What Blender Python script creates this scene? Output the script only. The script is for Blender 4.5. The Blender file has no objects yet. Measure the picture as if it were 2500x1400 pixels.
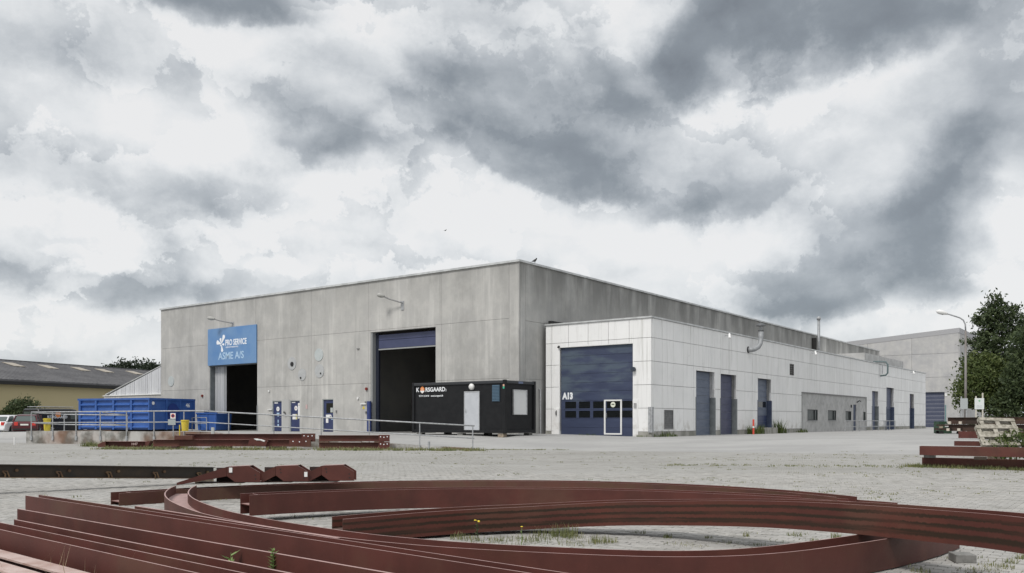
import bpy, bmesh, math, random
from mathutils import Vector, Matrix, noise as mnoise
R = random.Random(7)
rad = math.radians
S = bpy.context.scene
COL = S.collection

# ------------------------------------------------------------------ camera
CAMZ = 1.47                                  # eye height above the near paving
cam_d = bpy.data.cameras.new('camera'); cam = bpy.data.objects.new('camera', cam_d); COL.objects.link(cam)
cam.location = (0, 0, CAMZ); cam.rotation_euler = (rad(90), 0, 0)
cam_d.lens = 30.48; cam_d.sensor_width = 36; cam_d.shift_y = 0.1312
cam_d.clip_start = 0.1; cam_d.clip_end = 5000
S.camera = cam
S.view_settings.view_transform = 'Standard'; S.view_settings.look = 'None'
S.view_settings.exposure = 0.6; S.view_settings.gamma = 1; S.view_settings.use_curve_mapping = False

# ------------------------------------------------------------------ sun and sky
SUN_EL, SUN_AZ = 52, 215                     # azimuth clockwise from +Y
sd = bpy.data.lights.new('sun', 'SUN'); sd.energy = 1.5; sd.angle = rad(14); sd.color = (1, .965, .92)
sun = bpy.data.objects.new('sun', sd); COL.objects.link(sun)
_d = Vector((math.sin(rad(SUN_AZ)) * math.cos(rad(SUN_EL)), math.cos(rad(SUN_AZ)) * math.cos(rad(SUN_EL)), math.sin(rad(SUN_EL))))
sun.rotation_euler = _d.to_track_quat('Z', 'Y').to_euler()

class NT:
    """tiny node-graph writer"""
    def __init__(s, nt): s.nt = nt; nt.nodes.clear()
    def n(s, t, **k):
        o = s.nt.nodes.new(t)
        for a, v in k.items(): setattr(o, a, v)
        return o
    def put(s, sock, v):
        if v is None: return
        if hasattr(v, 'is_output'): s.nt.links.new(v, sock)
        elif isinstance(v, (tuple, list)) and sock.type == 'RGBA': sock.default_value = (*v[:3], 1)
        else: sock.default_value = v
    def m(s, op, a, b=None, c=None, clamp=False):
        o = s.n('ShaderNodeMath', operation=op, use_clamp=clamp)
        s.put(o.inputs[0], a); s.put(o.inputs[1], b); s.put(o.inputs[2], c)
        return o.outputs[0]
    def v(s, op, a, b=None, sc=None):
        o = s.n('ShaderNodeVectorMath', operation=op)
        s.put(o.inputs[0], a); s.put(o.inputs[1], b)
        if sc is not None: s.put(o.inputs['Scale'], sc)
        return o.outputs['Value'] if op in ('LENGTH', 'DOT_PRODUCT', 'DISTANCE') else o.outputs[0]
    def mix(s, f, a, b, bt='MIX'):
        o = s.n('ShaderNodeMix', data_type='RGBA', blend_type=bt)
        s.put(o.inputs[0], f); s.put(o.inputs[6], a); s.put(o.inputs[7], b)
        return o.outputs[2]
    def noise(s, vec, scale, detail=4, rough=.55, dist=0, dim='3D'):
        o = s.n('ShaderNodeTexNoise', noise_dimensions=dim)
        s.put(o.inputs['Vector'], vec)
        o.inputs['Scale'].default_value = scale; o.inputs['Detail'].default_value = detail
        o.inputs['Roughness'].default_value = rough; o.inputs['Distortion'].default_value = dist
        return o
    def ss(s, x, a, b, lo=0, hi=1, lin=False):
        o = s.n('ShaderNodeMapRange', interpolation_type='LINEAR' if lin else 'SMOOTHSTEP')
        s.put(o.inputs[0], x); o.inputs[1].default_value = a; o.inputs[2].default_value = b
        o.inputs[3].default_value = lo; o.inputs[4].default_value = hi
        return o.outputs[0]
    def xyz(s, v):
        o = s.n('ShaderNodeSeparateXYZ'); s.put(o.inputs[0], v); return o.outputs
    def comb(s, x, y, z):
        o = s.n('ShaderNodeCombineXYZ')
        for i, q in enumerate((x, y, z)): s.put(o.inputs[i], q)
        return o.outputs[0]
    def ramp(s, f, pts, interp='LINEAR'):
        o = s.n('ShaderNodeValToRGB'); o.color_ramp.interpolation = interp
        e = o.color_ramp.elements
        while len(e) < len(pts): e.new(.5)
        for q, (p, c) in zip(e, pts): q.position = p; q.color = (*c, 1)
        s.put(o.inputs[0], f); return o.outputs[0]

W = bpy.data.worlds.new('World'); S.world = W; W.use_nodes = True
W.cycles.sampling_method = 'MANUAL'; W.cycles.sample_map_resolution = 256
g = NT(W.node_tree)
tc = g.n('ShaderNodeTexCoord').outputs['Generated']
dirv = g.v('NORMALIZE', tc)
dx, dy, dz = g.xyz(dirv)
az = g.m('ARCTAN2', dx, dy); el = g.m('ARCSINE', dz)
# cloud pattern coordinates: azimuth / elevation, squeezed towards the horizon like real cloud decks
elc = g.m('MAXIMUM', el, -.02)
base = g.comb(az, g.m('MULTIPLY', elc, 1.35), 0)
wa = g.noise(g.v('ADD', dirv, (3.1, 1.7, .4)), 3.2, 3, .55)
wb = g.noise(g.v('ADD', dirv, (7.3, .7, 2.4)), 9, 7, .66)
w1 = g.v('SCALE', g.v('SUBTRACT', wa.outputs['Color'], (.5, .5, .5)), sc=.10)
w2 = g.v('SCALE', g.v('SUBTRACT', wb.outputs['Color'], (.5, .5, .5)), sc=.055)
wc = g.noise(g.v('ADD', dirv, (1.3, 4.7, 9.4)), 30, 5, .62)
w3 = g.v('SCALE', g.v('SUBTRACT', wc.outputs['Color'], (.5, .5, .5)), sc=.024)
P = g.v('ADD', g.v('ADD', g.v('ADD', g.comb(az, el, 0), w1), w2), w3)
fine = g.noise(g.v('MULTIPLY', g.v('ADD', dirv, g.v('SCALE', w1, sc=.7)), (1, 1, 1.7)), 6.5, 9, .64)
big = g.noise(g.v('MULTIPLY', dirv, (1, 1, 2.0)), 2.1, 3, .5)
def vor(vec, scale, smooth):
    o = g.n('ShaderNodeTexVoronoi', feature='SMOOTH_F1'); g.put(o.inputs['Vector'], vec)
    o.inputs['Scale'].default_value = scale; o.inputs['Smoothness'].default_value = smooth
    return o.outputs['Distance']
cv = g.v('MULTIPLY', g.v('ADD', g.v('ADD', dirv, g.v('SCALE', w1, sc=.9)), g.v('ADD', g.v('SCALE', w2, sc=1.0), g.v('SCALE', w3, sc=1.2))), (1, 1, 1.7))
puff = g.m('SUBTRACT', .42, vor(cv, 6.5, .35)); puff2 = g.m('SUBTRACT', .42, vor(cv, 17, .3))
val = g.m('ADD', .865, g.m('MULTIPLY', g.m('SUBTRACT', fine.outputs[0], .5), .62))
val = g.m('ADD', val, g.m('MULTIPLY', g.m('SUBTRACT', big.outputs[0], .5), .25))
val = g.m('ADD', val, g.m('ADD', g.m('MULTIPLY', puff, .42), g.m('MULTIPLY', puff2, .26)))
# crisp cauliflower edges scattered through the deck
edge = 0.
for off, sc_, amp in (((2.2, 5.1, .7), 3.2, .15), ((8.1, 1.3, 6.2), 5.0, .10)):
    cn = g.noise(g.v('ADD', g.v('ADD', cv, off), g.v('SCALE', w3, sc=1.4)), sc_, 6, .52).outputs[0]
    lit = g.m('MULTIPLY', g.ss(cn, .500, .522), g.ss(cn, .66, .51))
    shade = g.m('MULTIPLY', g.ss(cn, .42, .500), g.ss(cn, .512, .500))
    edge = g.m('ADD', edge, g.m('SUBTRACT', g.m('MULTIPLY', lit, amp), g.m('MULTIPLY', shade, amp * .5)))
def blob(px, py, rx, ry, rot, amp, soft=1.0):
    if amp < 0: amp *= 1.02
    """one bank of cloud: centre and radii as directions on the sky (in 1/2117 rad), darker (amp<0) or brighter"""
    global val
    a0 = math.atan((px - 1250) / 2117); e0 = math.atan((1028 - py) / math.hypot(2117, px - 1250))
    mp = g.n('ShaderNodeMapping', vector_type='TEXTURE')
    g.put(mp.inputs['Vector'], P)
    mp.inputs['Location'].default_value = (a0, e0, 0); mp.inputs['Rotation'].default_value = (0, 0, rad(rot))
    mp.inputs['Scale'].default_value = (rx / 2117, ry / 2117, 1)
    d = g.v('LENGTH', mp.outputs[0])
    if soft == 2:                                # flat ragged underside, soft top
        yl = g.xyz(mp.outputs[0])[1]
        w_ = g.ss(yl, -.45, .35, .30, 1.0)
        val = g.m('ADD', val, g.ss(g.m('DIVIDE', g.m('SUBTRACT', 1.12, d), w_), 0, 1, 0, amp))
    else:
        val = g.m('ADD', val, g.ss(d, 1.25 if soft == 1 else 1.06, .25 if soft == 1 else .84, 0, amp))
for b in [
    # dark banks
    (1900, -40, 360, 150, -12, -.16), (2100, 60, 230, 110, 12, -.10),
    (1140, 250, 280, 130, -8, -.18), (1180, 90, 330, 200, 0, -.22), (1420, 330, 200, 90, 20, -.12), (1500, 180, 260, 110, 0, -.16), (700, 300, 160, 120, 0, -.08), (960, 170, 200, 90, 0, -.10),
    (1520, 190, 220, 80, 0, -.14), (850, 330, 260, 80, -3, -.12), (540, -10, 260, 75, 0, -.34),
    (2390, 370, 200, 80, 30, -.16), (2150, 560, 340, 110, 12, -.22), (2010, 690, 400, 80, 4, -.22), (1960, 760, 190, 50, 0, -.14), (1290, 170, 330, 110, 0, -.12),
    (1760, 440, 260, 95, 8, -.14), (2480, 130, 110, 110, 20, -.14), (2440, 500, 140, 150, 0, -.12),
    (230, 425, 440, 75, 0, -.20), (560, 455, 200, 60, 0, -.18), (420, 540, 230, 60, -20, -.16), (60, 90, 300, 80, 0, -.14),
    (150, 690, 420, 55, 0, -.24), (560, 680, 260, 40, 0, -.14), (660, 570, 130, 50, 0, -.10), (1650, 300, 200, 150, 0, -.08),
    # bright banks
    (2390, 580, 90, 110, -10, .26), (2480, 520, 60, 120, 0, .26), (2470, 650, 90, 90, 0, .2),
    (200, 255, 240, 100, -10, .16), (440, 300, 220, 70, 0, .14), (830, 410, 190, 60, 4, .20), (1080, 490, 260, 70, 0, .14),
    (1700, 570, 260, 90, 0, .26), (1880, 230, 300, 90, 0, .26), (2200, 170, 160, 70, 20, .12), (1560, 80, 90, 150, 10, .20), (850, 60, 200, 70, 0, .10),
    (160, 800, 620, 95, 0, .20), (1250, 560, 420, 90, 0, .12), (1500, 700, 420, 70, 0, .12), (2250, 770, 300, 60, 0, .12),
    (1350, 10, 90, 60, 0, .1)]:
    blob(*b)
for b in [(2010, -30, 450, 205, 6, -.46), (1310, 350, 290, 92, -12, -.30), (860, 335, 190, 62, -3, -.14), (1760, 450, 210, 52, 6, -.16), (2060, 700, 300, 65, 4, -.16), (540, 0, 230, 58, 0, -.16), (2280, 400, 200, 70, 30, -.10)]:
    blob(*b, soft=2)
for b in [(130, 580, 215, 80, 4, .13), (205, 530, 80, 55, 0, .10), (660, 570, 250, 80, -6, .08), (650, 640, 75, 42, 0, .08), (30, 520, 60, 30, 0, .08),
          (250, 640, 110, 22, -8, .10)]:
    blob(*b, soft=0)
val = g.m('ADD', val, g.m('MULTIPLY', edge, g.ss(val, .25, .85, .18, .95)))
val = g.m('ADD', val, g.ss(el, .06, -.02, 0, .10))
ccol = g.ramp(val, [(0, (.185, .205, .23)), (.30, (.27, .30, .33)), (.55, (.47, .50, .53)), (.74, (.66, .685, .705)), (.90, (.80, .815, .825)), (1, (.86, .86, .86))])
# overcast skies are brighter overhead than near the horizon
zen = g.ss(el, .55, 1.3, 1.0, 1.35)
ccol = g.v('SCALE', ccol, sc=zen)
below = g.ss(el, -.10, -.02)
ccol = g.mix(below, (.25, .25, .24), ccol)
bgc = g.n('ShaderNodeBackground'); g.put(bgc.inputs[0], ccol); bgc.inputs[1].default_value = .66
sky = g.n('ShaderNodeTexSky', sky_type='NISHITA', sun_disc=False)
sky.sun_elevation = rad(SUN_EL); sky.sun_rotation = rad(SUN_AZ)
bgs = g.n('ShaderNodeBackground'); g.put(bgs.inputs[0], sky.outputs[0]); bgs.inputs[1].default_value = .08
ms = g.n('ShaderNodeMixShader'); ms.inputs[0].default_value = .94
W.node_tree.links.new(bgs.outputs[0], ms.inputs[1]); W.node_tree.links.new(bgc.outputs[0], ms.inputs[2])
W.node_tree.links.new(ms.outputs[0], g.n('ShaderNodeOutputWorld').inputs[0])

# ------------------------------------------------------------------ materials
MATS = {}
def M(name, c1, c2=None, scale=4., detail=5, rough=.7, spec=.5, metal=0., bump=0., bscale=None, stretch=(1, 1, 1),
      lo=.35, hi=.65, fn=None, c3=None, s3=40, f3=.3, island=None):
    if name in MATS: return MATS[name]
    m = bpy.data.materials.new(name); m.use_nodes = True; n = NT(m.node_tree)
    pos = n.n('ShaderNodeNewGeometry').outputs['Position']
    pv = n.v('MULTIPLY', pos, stretch)
    b = n.n('ShaderNodeBsdfPrincipled')
    col = c1
    if c2:
        t = n.noise(pv, scale, detail); col = n.mix(n.ss(t.outputs[0], lo, hi), c1, c2)
    if c3:
        t3 = n.noise(pos, s3, 3); col = n.mix(n.ss(t3.outputs[0], .45, .7, 0, f3), col, c3)
    if island is not None:
        gi = n.n('ShaderNodeNewGeometry').outputs['Random Per Island']
        col = n.mix(n.m('MULTIPLY', gi, 1.0), col, island)
    r = rough
    if fn: col, r = fn(n, pos, col, rough)
    n.put(b.inputs['Base Color'], col); n.put(b.inputs['Roughness'], r)
    b.inputs['Metallic'].default_value = metal; b.inputs['Specular IOR Level'].default_value = spec
    if bump:
        bt = n.noise(pv, bscale or scale * 4, 6, .6)
        bp = n.n('ShaderNodeBump'); bp.inputs['Strength'].default_value = 1; bp.inputs['Distance'].default_value = bump
        n.put(bp.inputs['Height'], bt.outputs[0]); m.node_tree.links.new(bp.outputs[0], b.inputs['Normal'])
    o = n.n('ShaderNodeOutputMaterial'); m.node_tree.links.new(b.outputs[0], o.inputs[0])
    MATS[name] = m; return m

def conc_fn(grime_top, grime_amt, z0=7.0, K=1.0):
    def f(n, pos, col, rough):
        st = n.noise(n.v('MULTIPLY', pos, (1.1, 1.1, .06)), 1.6, 7, .68)
        st2 = n.noise(n.v('MULTIPLY', pos, (1, 1, .22)), .8, 4, .55)
        mot = n.noise(pos, .9, 7, .62); spk = n.noise(pos, 16, 3)
        col = n.mix(n.ss(mot.outputs[0], .38, .70, 0, .55), col, (.56, .55, .52))
        col = n.mix(n.ss(st.outputs[0], .50, .68, 0, .50 * K), col, (.66, .65, .62))
        col = n.mix(n.ss(st.outputs[0], .46, .30, 0, .40 * K), col, (.23, .23, .22))
        bl = n.noise(n.v('MULTIPLY', pos, (1, 1, .6)), .33, 7, .7); col = n.mix(n.ss(bl.outputs[0], .48, .66, 0, .5 * K), col, (.29, .287, .275))
        col = n.mix(n.ss(spk.outputs[0], .62, .72, 0, .3), col, (.24, .24, .23))
        x, y, z = n.xyz(pos)
        zz = n.m('ADD', z, n.m('MULTIPLY', n.m('SUBTRACT', st.outputs[0], .5), 5.0))
        k = n.m('MULTIPLY', n.ss(zz, z0, grime_top), n.ss(st2.outputs[0], .30, .62))
        col = n.mix(n.m('MULTIPLY', k, grime_amt), col, (.115, .115, .108))
        oi = n.n('ShaderNodeObjectInfo').outputs['Random']
        col = n.mix(n.m('MULTIPLY', oi, .16), col, (.27, .268, .255))
        return col, rough
    return f
concL = M('hall_concrete', (.42, .415, .40), rough=.88, bump=.004, scale=5, fn=conc_fn(11.2, .28, 8.0))
concR = M('hall_concrete_grimy', (.41, .408, .395), rough=.88, bump=.004, scale=5, fn=conc_fn(10.8, .66, 7.2))
concG = M('grey_hall_concrete', (.40, .40, .405), (.46, .455, .455), scale=.5, rough=.85, bump=.003, fn=conc_fn(16, .1, 12, .3))
def plast_fn(n, pos, col, rough):
    st = n.noise(n.v('MULTIPLY', pos, (1, 1, .1)), 2.5, 6, .65); mo = n.noise(pos, .6, 5, .6)
    col = n.mix(n.ss(st.outputs[0], .50, .74, 0, .42), col, (.50, .50, .48))
    col = n.mix(n.ss(mo.outputs[0], .45, .7, 0, .25), col, (.62, .63, .64))
    oi = n.n('ShaderNodeObjectInfo').outputs['Random']
    col = n.mix(n.m('MULTIPLY', oi, .26), col, (.62, .62, .605))
    x, y, z = n.xyz(pos)
    dr = n.noise(n.v('MULTIPLY', pos, (2.2, 2.2, .07)), 2.2, 5, .7)
    dk = n.m('MULTIPLY', n.ss(dr.outputs[0], .56, .70), n.ss(z, 2.5, 7.0, .25, .75)); col = n.mix(dk, col, (.47, .47, .44))
    ptc = n.noise(pos, 2.7, 5, .7); col = n.mix(n.ss(ptc.outputs[0], .62, .74, 0, .3), col, (.50, .50, .47))
    dirt = n.m('MULTIPLY', n.ss(z, 1.9, .85), n.ss(n.noise(pos, 2.2, 5).outputs[0], .45, .65))
    col = n.mix(n.m('MULTIPLY', dirt, .55), col, (.42, .40, .36))
    return col, rough
white_panel = M('white_wall_panel', (.82, .82, .815), rough=.62, bump=.001, scale=8, fn=plast_fn)
joint_dark = M('panel_joint_shadow_gap', (.38, .38, .37), (.45, .45, .44), scale=3, rough=.9)
plinth_m = M('stained_plinth_concrete', (.38, .37, .34), (.20, .20, .175), scale=1.6, rough=.9, bump=.005, stretch=(1, 1, .5))
cap_m = M('zinc_roof_edge', (.60, .61, .61), (.45, .46, .46), scale=2, rough=.45, metal=.3)
rooffelt = M('roof_felt', (.07, .07, .07), (.1, .1, .1), rough=.9)
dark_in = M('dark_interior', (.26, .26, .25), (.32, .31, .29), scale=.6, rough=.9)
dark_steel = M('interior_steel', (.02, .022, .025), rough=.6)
blue_door = M('blue_door_paint', (.036, .050, .110), (.048, .065, .13), scale=1.2, rough=.42, stretch=(.6, .6, 3), bump=.002)
def dusty_fn(n, pos, col, rough):
    t = n.noise(n.v('MULTIPLY', pos, (.45, .45, 1.5)), 1.1, 4, .6)
    x, y, z = n.xyz(pos)
    k = n.m('MULTIPLY', n.ss(t.outputs[0], .42, .66), n.ss(z, 1.6, 3.6))
    return n.mix(n.m('MULTIPLY', k, .75), col, (.085, .115, .145)), n.m('ADD', rough, n.m('MULTIPLY', k, .25))
blue_door_dusty = M('weathered_blue_door_paint', (.033, .044, .088), (.043, .057, .108), scale=1.0, rough=.5, stretch=(.6, .6, 3), fn=dusty_fn, bump=.002)
blue_door_pale = M('faded_blue_door_paint', (.11, .135, .19), (.14, .165, .22), scale=1.5, rough=.5, stretch=(1, 1, 3))
black_glass = M('dark_window_glass', (.012, .014, .015), rough=.08, spec=.6)
glass_refl = M('office_window_glass', (.02, .03, .03), (.05, .065, .065), scale=1.6, rough=.3, spec=.2)  # reflections put into the pane colour as paler blotches
white_paint = M('white_paint', (.78, .78, .77), (.70, .70, .69), scale=3, rough=.5)
lettering = M('white_lettering', (.80, .82, .84), rough=.5)
lettering_dim = M('faded_light_blue_lettering', (.40, .56, .72), rough=.6)
sign_blue = M('sign_blue', (.10, .225, .45), (.145, .27, .47), scale=.6, rough=.42)
seal = M('grey_seal', (.30, .31, .31), rough=.6)
alu = M('aluminium', (.62, .63, .64), (.5, .51, .52), scale=6, rough=.35, metal=.7)
galv = M('galvanised_steel', (.42, .43, .44), (.30, .31, .32), scale=9, rough=.55, metal=.2)
pale_sheet = M('pale_corrugated_sheet', (.50, .51, .52), (.42, .43, .44), scale=1.4, rough=.5, stretch=(1, 1, .2))
disc_m = M('round_patch_plate', (.42, .46, .46), (.47, .50, .50), scale=4, rough=.6)
disc_d = M('grey_round_patch', (.38, .39, .395), (.43, .44, .44), scale=4, rough=.6)
dado_grey = M('grey_painted_dado', (.13, .145, .15), (.17, .185, .19), scale=3, rough=.7)
dado_blue = M('blue_painted_dado', (.04, .055, .10), (.06, .08, .13), scale=3, rough=.7)
render_grey = M('grey_rendered_wall', (.48, .48, .475), (.41, .41, .405), scale=1.1, rough=.85, c3=(.2, .2, .2), s3=3, f3=.35)
louvre_m = M('grey_louvre', (.15, .15, .15), (.2, .2, .2), scale=5, rough=.6)
cabin_black = M('black_cabin_paint', (.009, .0095, .011), (.013, .0135, .015), scale=3, rough=.5, spec=.25)
cabin_grey = M('pale_grey_door_paint', (.50, .52, .55), (.46, .48, .51), scale=3, rough=.4)
orange_m = M('orange_emblem', (.75, .26, .08), rough=.5)
green_m = M('green_tag', (.05, .4, .25), rough=.5)
timber = M('old_timber', (.33, .27, .20), (.22, .18, .14), scale=8, rough=.9, stretch=(1, 1, 1), bump=.004)
pallet_m = M('weathered_pallet_wood', (.40, .375, .32), (.22, .205, .165), scale=9, rough=.9, bump=.004)
def skip_fn(n, pos, col, rough):
    return n.mix(n.ss(n.noise(pos, 3, 6, .7).outputs[0], .60, .74, 0, .6), col, (.07, .06, .06)), rough
skip_blue = M('skip_blue_paint', (.037, .10, .32), (.048, .12, .36), scale=2, rough=.34, fn=skip_fn)
yellow_m = M('yellow_plastic', (.66, .52, .045), (.56, .44, .05), scale=5, rough=.5)
red_m = M('red_plastic', (.62, .07, .045), rough=.5)
rubber = M('tyre_rubber', (.015, .015, .015), rough=.8)
car_white = M('white_car_paint', (.78, .79, .80), rough=.25)
car_red = M('dark_red_car_paint', (.075, .009, .013), rough=.25)
car_black = M('black_van_paint', (.014, .015, .017), rough=.25)
car_glass = M('car_glass', (.06, .085, .08), rough=.05, spec=.9)
light_red = M('tail_lamp_red', (.55, .04, .03), rough=.2)
light_white = M('lamp_white', (.75, .75, .72), rough=.2)
plate_w = M('number_plate_white', (.75, .75, .7), rough=.4)
tan_wall = M('tan_wall_paint', (.45, .39, .225), (.47, .405, .24), scale=.3, rough=.8)
roof_eternit = M('fibre_cement_roof', (.095, .095, .10), (.13, .13, .135), scale=.35, rough=.9, c3=(.17, .165, .17), s3=2.5, f3=.6)
rooflight = M('rooflight_plastic', (.36, .32, .26), rough=.5)
black_trim = M('black_eave_trim', (.012, .012, .012), rough=.6)
# steel
def oxide_fn(n, pos, col, rough):
    d = n.noise(pos, 1.3, 7, .65); sc = n.noise(n.v('MULTIPLY', pos, (1, 1, .35)), 9, 5, .7); sp = n.noise(pos, 60, 2)
    s1 = n.noise(n.v('MULTIPLY', pos, (2.2, 2.2, 22)), 6, 4, .6); s2 = n.noise(n.v('MULTIPLY', pos, (9, 9, 1.5)), 5, 4, .7)
    col = n.mix(n.ss(s1.outputs[0], .66, .73, 0, .35), col, (.19, .085, .07))
    col = n.mix(n.ss(s2.outputs[0], .64, .74, 0, .5), col, (.045, .026, .018))
    ch = n.noise(pos, .55, 5, .6); col = n.mix(n.ss(ch.outputs[0], .50, .64, 0, .65), col, (.105, .050, .034)); c2_ = n.noise(n.v('ADD', pos, (9, 3, 1)), .8, 6, .7); col = n.mix(n.ss(c2_.outputs[0], .55, .72, 0, .5), col, (.052, .020, .016))
    nz = n.xyz(n.n('ShaderNodeNewGeometry').outputs['Normal'])[2]
    col = n.mix(n.ss(d.outputs[0], .52, .74, 0, .35), col, (.085, .040, .022))
    col = n.mix(n.ss(sc.outputs[0], .62, .76, 0, .30), col, (.12, .055, .042))
    up = n.ss(nz, .6, .95)                       # pale upward faces: dust plus sky reflection put into the colour
    dust_sheen = n.m('MULTIPLY', up, n.ss(n.noise(n.v('MULTIPLY', pos, (1, 1, 1)), 5, 5).outputs[0], .2, .6, .45, .85))
    col = n.mix(dust_sheen, col, (.46, .31, .29))
    return col, n.m('ADD', rough, n.m('MULTIPLY', sp.outputs[0], .12))
oxide = M('red_oxide_primer', (.100, .031, .024), (.072, .023, .018), scale=1.5, rough=.50, spec=.32, fn=oxide_fn)
def rust_fn(n, pos, col, rough):
    a, r = oxide_fn(n, pos, col, rough)
    t = n.noise(n.v('MULTIPLY', pos, (1, 1, 1)), 2.2, 6, .7)
    return n.mix(n.ss(t.outputs[0], .40, .62, 0, .75), a, (.085, .042, .022)), .6
oxide_rusty = M('rust_bloomed_primer', (.10, .034, .022), (.075, .026, .018), scale=1.5, rough=.6, fn=rust_fn)
def stripe_fn(n, pos, col, rough):
    a, r = oxide_fn(n, pos, col, rough)
    uv = n.n('ShaderNodeUVMap', uv_map='UVMap').outputs[0]
    u, v, _ = n.xyz(uv)
    wob = n.noise(n.comb(n.m('MULTIPLY', u, .8), v, 0), 3, 6, .7)
    drip = n.noise(n.comb(n.m('MULTIPLY', u, 14), n.m('MULTIPLY', v, 1.2), 0), 2, 4, .6)
    vv = n.m('ADD', v, n.m('ADD', n.m('MULTIPLY', n.m('SUBTRACT', wob.outputs[0], .5), .10), n.m('MULTIPLY', n.m('SUBTRACT', drip.outputs[0], .5), .12)))
    k = None
    for c, w in ((.80, .075), (.53, .085), (.24, .13)):
        s = n.ss(n.m('ABSOLUTE', n.m('SUBTRACT', vv, c)), w, w * .45)
        k = s if k is None else n.m('MAXIMUM', k, s)
    pt = n.noise(n.comb(n.m('MULTIPLY', u, .9), n.m('MULTIPLY', v, 5), 0), 1.1, 5, .65)
    k = n.m('MULTIPLY', k, n.ss(pt.outputs[0], .30, .56, .35, 1))
    return n.mix(n.m('MULTIPLY', k, .88), a, (.021, .015, .008)), .6
oxide_stained = M('rain_stained_primer', (.098, .030, .021), (.078, .024, .018), scale=1.5, rough=.55, spec=.3, fn=stripe_fn)
oxide_dusty = M('dusty_faded_primer', (.50, .38, .34), (.38, .25, .21), scale=5, rough=.42, stretch=(1, 1, 1), bump=.002)
black_rust = M('dark_mill_scale', (.020, .017, .013), (.036, .024, .014), scale=1.4, rough=.55, c3=(.07, .04, .018), s3=4, f3=.4)
dark_rust = M('dark_rusted_steel', (.060, .030, .020), (.030, .018, .012), scale=2.5, rough=.75)
rust_edge = M('rusty_edge', (.16, .10, .05), (.09, .05, .03), scale=6, rough=.8)
# ground
def pave_fn(n, pos, col, rough):
    x, y, z = n.xyz(pos)
    bt = n.n('ShaderNodeTexBrick'); bt.offset = .5
    mp = n.n('ShaderNodeMapping'); n.put(mp.inputs['Vector'], pos); mp.inputs['Rotation'].default_value = (0, 0, rad(36.63))
    n.put(bt.inputs['Vector'], mp.outputs[0])
    bt.inputs['Scale'].default_value = 1; bt.inputs['Brick Width'].default_value = .21; bt.inputs['Row Height'].default_value = .105
    bt.inputs['Mortar Size'].default_value = .008; bt.inputs['Mortar Smooth'].default_value = .3
    n.put(bt.inputs['Color1'], (.298, .290, .272)); n.put(bt.inputs['Color2'], (.375, .365, .342)); n.put(bt.inputs['Mortar'], (.10, .098, .085))
    blot = n.noise(pos, .35, 6, .62); mid = n.noise(n.v('MULTIPLY', pos, (.5, 1.2, 1)), 1.3, 7, .75)
    fine = n.noise(pos, 2.6, 6, .8)
    col = bt.outputs[0]
    col = n.mix(n.ss(blot.outputs[0], .40, .66, 0, .55), col, (.355, .35, .335))
    col = n.mix(n.ss(mid.outputs[0], .50, .72, 0, .5), col, (.20, .196, .175))
    col = n.mix(n.ss(fine.outputs[0], .50, .70, 0, .45), col, (.22, .215, .19))
    lg = n.noise(n.v('MULTIPLY', pos, (.6, 1.4, 1)), .16, 6, .65); col = n.mix(n.ss(lg.outputs[0], .47, .62, 0, .32), col, (.20, .195, .175))
    spot = n.noise(pos, 3.3, 4, .7)
    col = n.mix(n.ss(spot.outputs[0], .63, .72, 0, .75), col, (.14, .14, .10))
    return col, rough
pave_m = M('block_paving_far', (.45, .44, .42), rough=.85, bump=.006, scale=6, fn=pave_fn)
def brick_fn(n, pos, col, rough):
    gi = n.n('ShaderNodeNewGeometry').outputs['Random Per Island']
    oi = n.n('ShaderNodeObjectInfo').outputs['Random']
    k = n.m('FRACT', n.m('ADD', gi, oi))
    col = n.mix(k, (.272, .265, .248), (.39, .378, .355))
    col = n.mix(n.ss(n.noise(pos, .5, 6, .6).outputs[0], .42, .66, 0, .5), col, (.37, .365, .35))
    col = n.mix(n.ss(n.noise(pos, 3, 6, .7).outputs[0], .52, .70, 0, .65), col, (.165, .16, .135))
    col = n.mix(n.ss(n.noise(pos, 45, 3).outputs[0], .5, .75, 0, .35), col, (.33, .32, .31))
    return col, rough
brick_m = M('concrete_paver', (.5, .49, .47), rough=.86, bump=.003, scale=20, fn=brick_fn)
joint_m = M('sandy_joints', (.07, .065, .05), (.11, .10, .08), scale=12, rough=.95)
def apron_fn(n, pos, col, rough):
    a = n.noise(n.v('MULTIPLY', pos, (.4, 1.3, 1)), .5, 6, .6); b = n.noise(pos, 2.5, 6, .7)
    col = n.mix(n.ss(a.outputs[0], .38, .64), (.305, .302, .295), (.365, .362, .352))
    col = n.mix(n.ss(b.outputs[0], .56, .72, 0, .45), col, (.22, .22, .212))
    return col, rough
apron_m = M('pale_asphalt_apron', (.46, .455, .44), rough=.88, bump=.003, scale=8, fn=apron_fn)
wall_old = M('stained_retaining_concrete', (.45, .44, .42), (.13, .125, .11), scale=.9, rough=.9, lo=.38, hi=.6, bump=.006, c3=(.22, .10, .05), s3=.5, f3=.6)
block_m = M('grey_concrete_block', (.22, .215, .205), (.15, .15, .14), scale=10, rough=.9)
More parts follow.
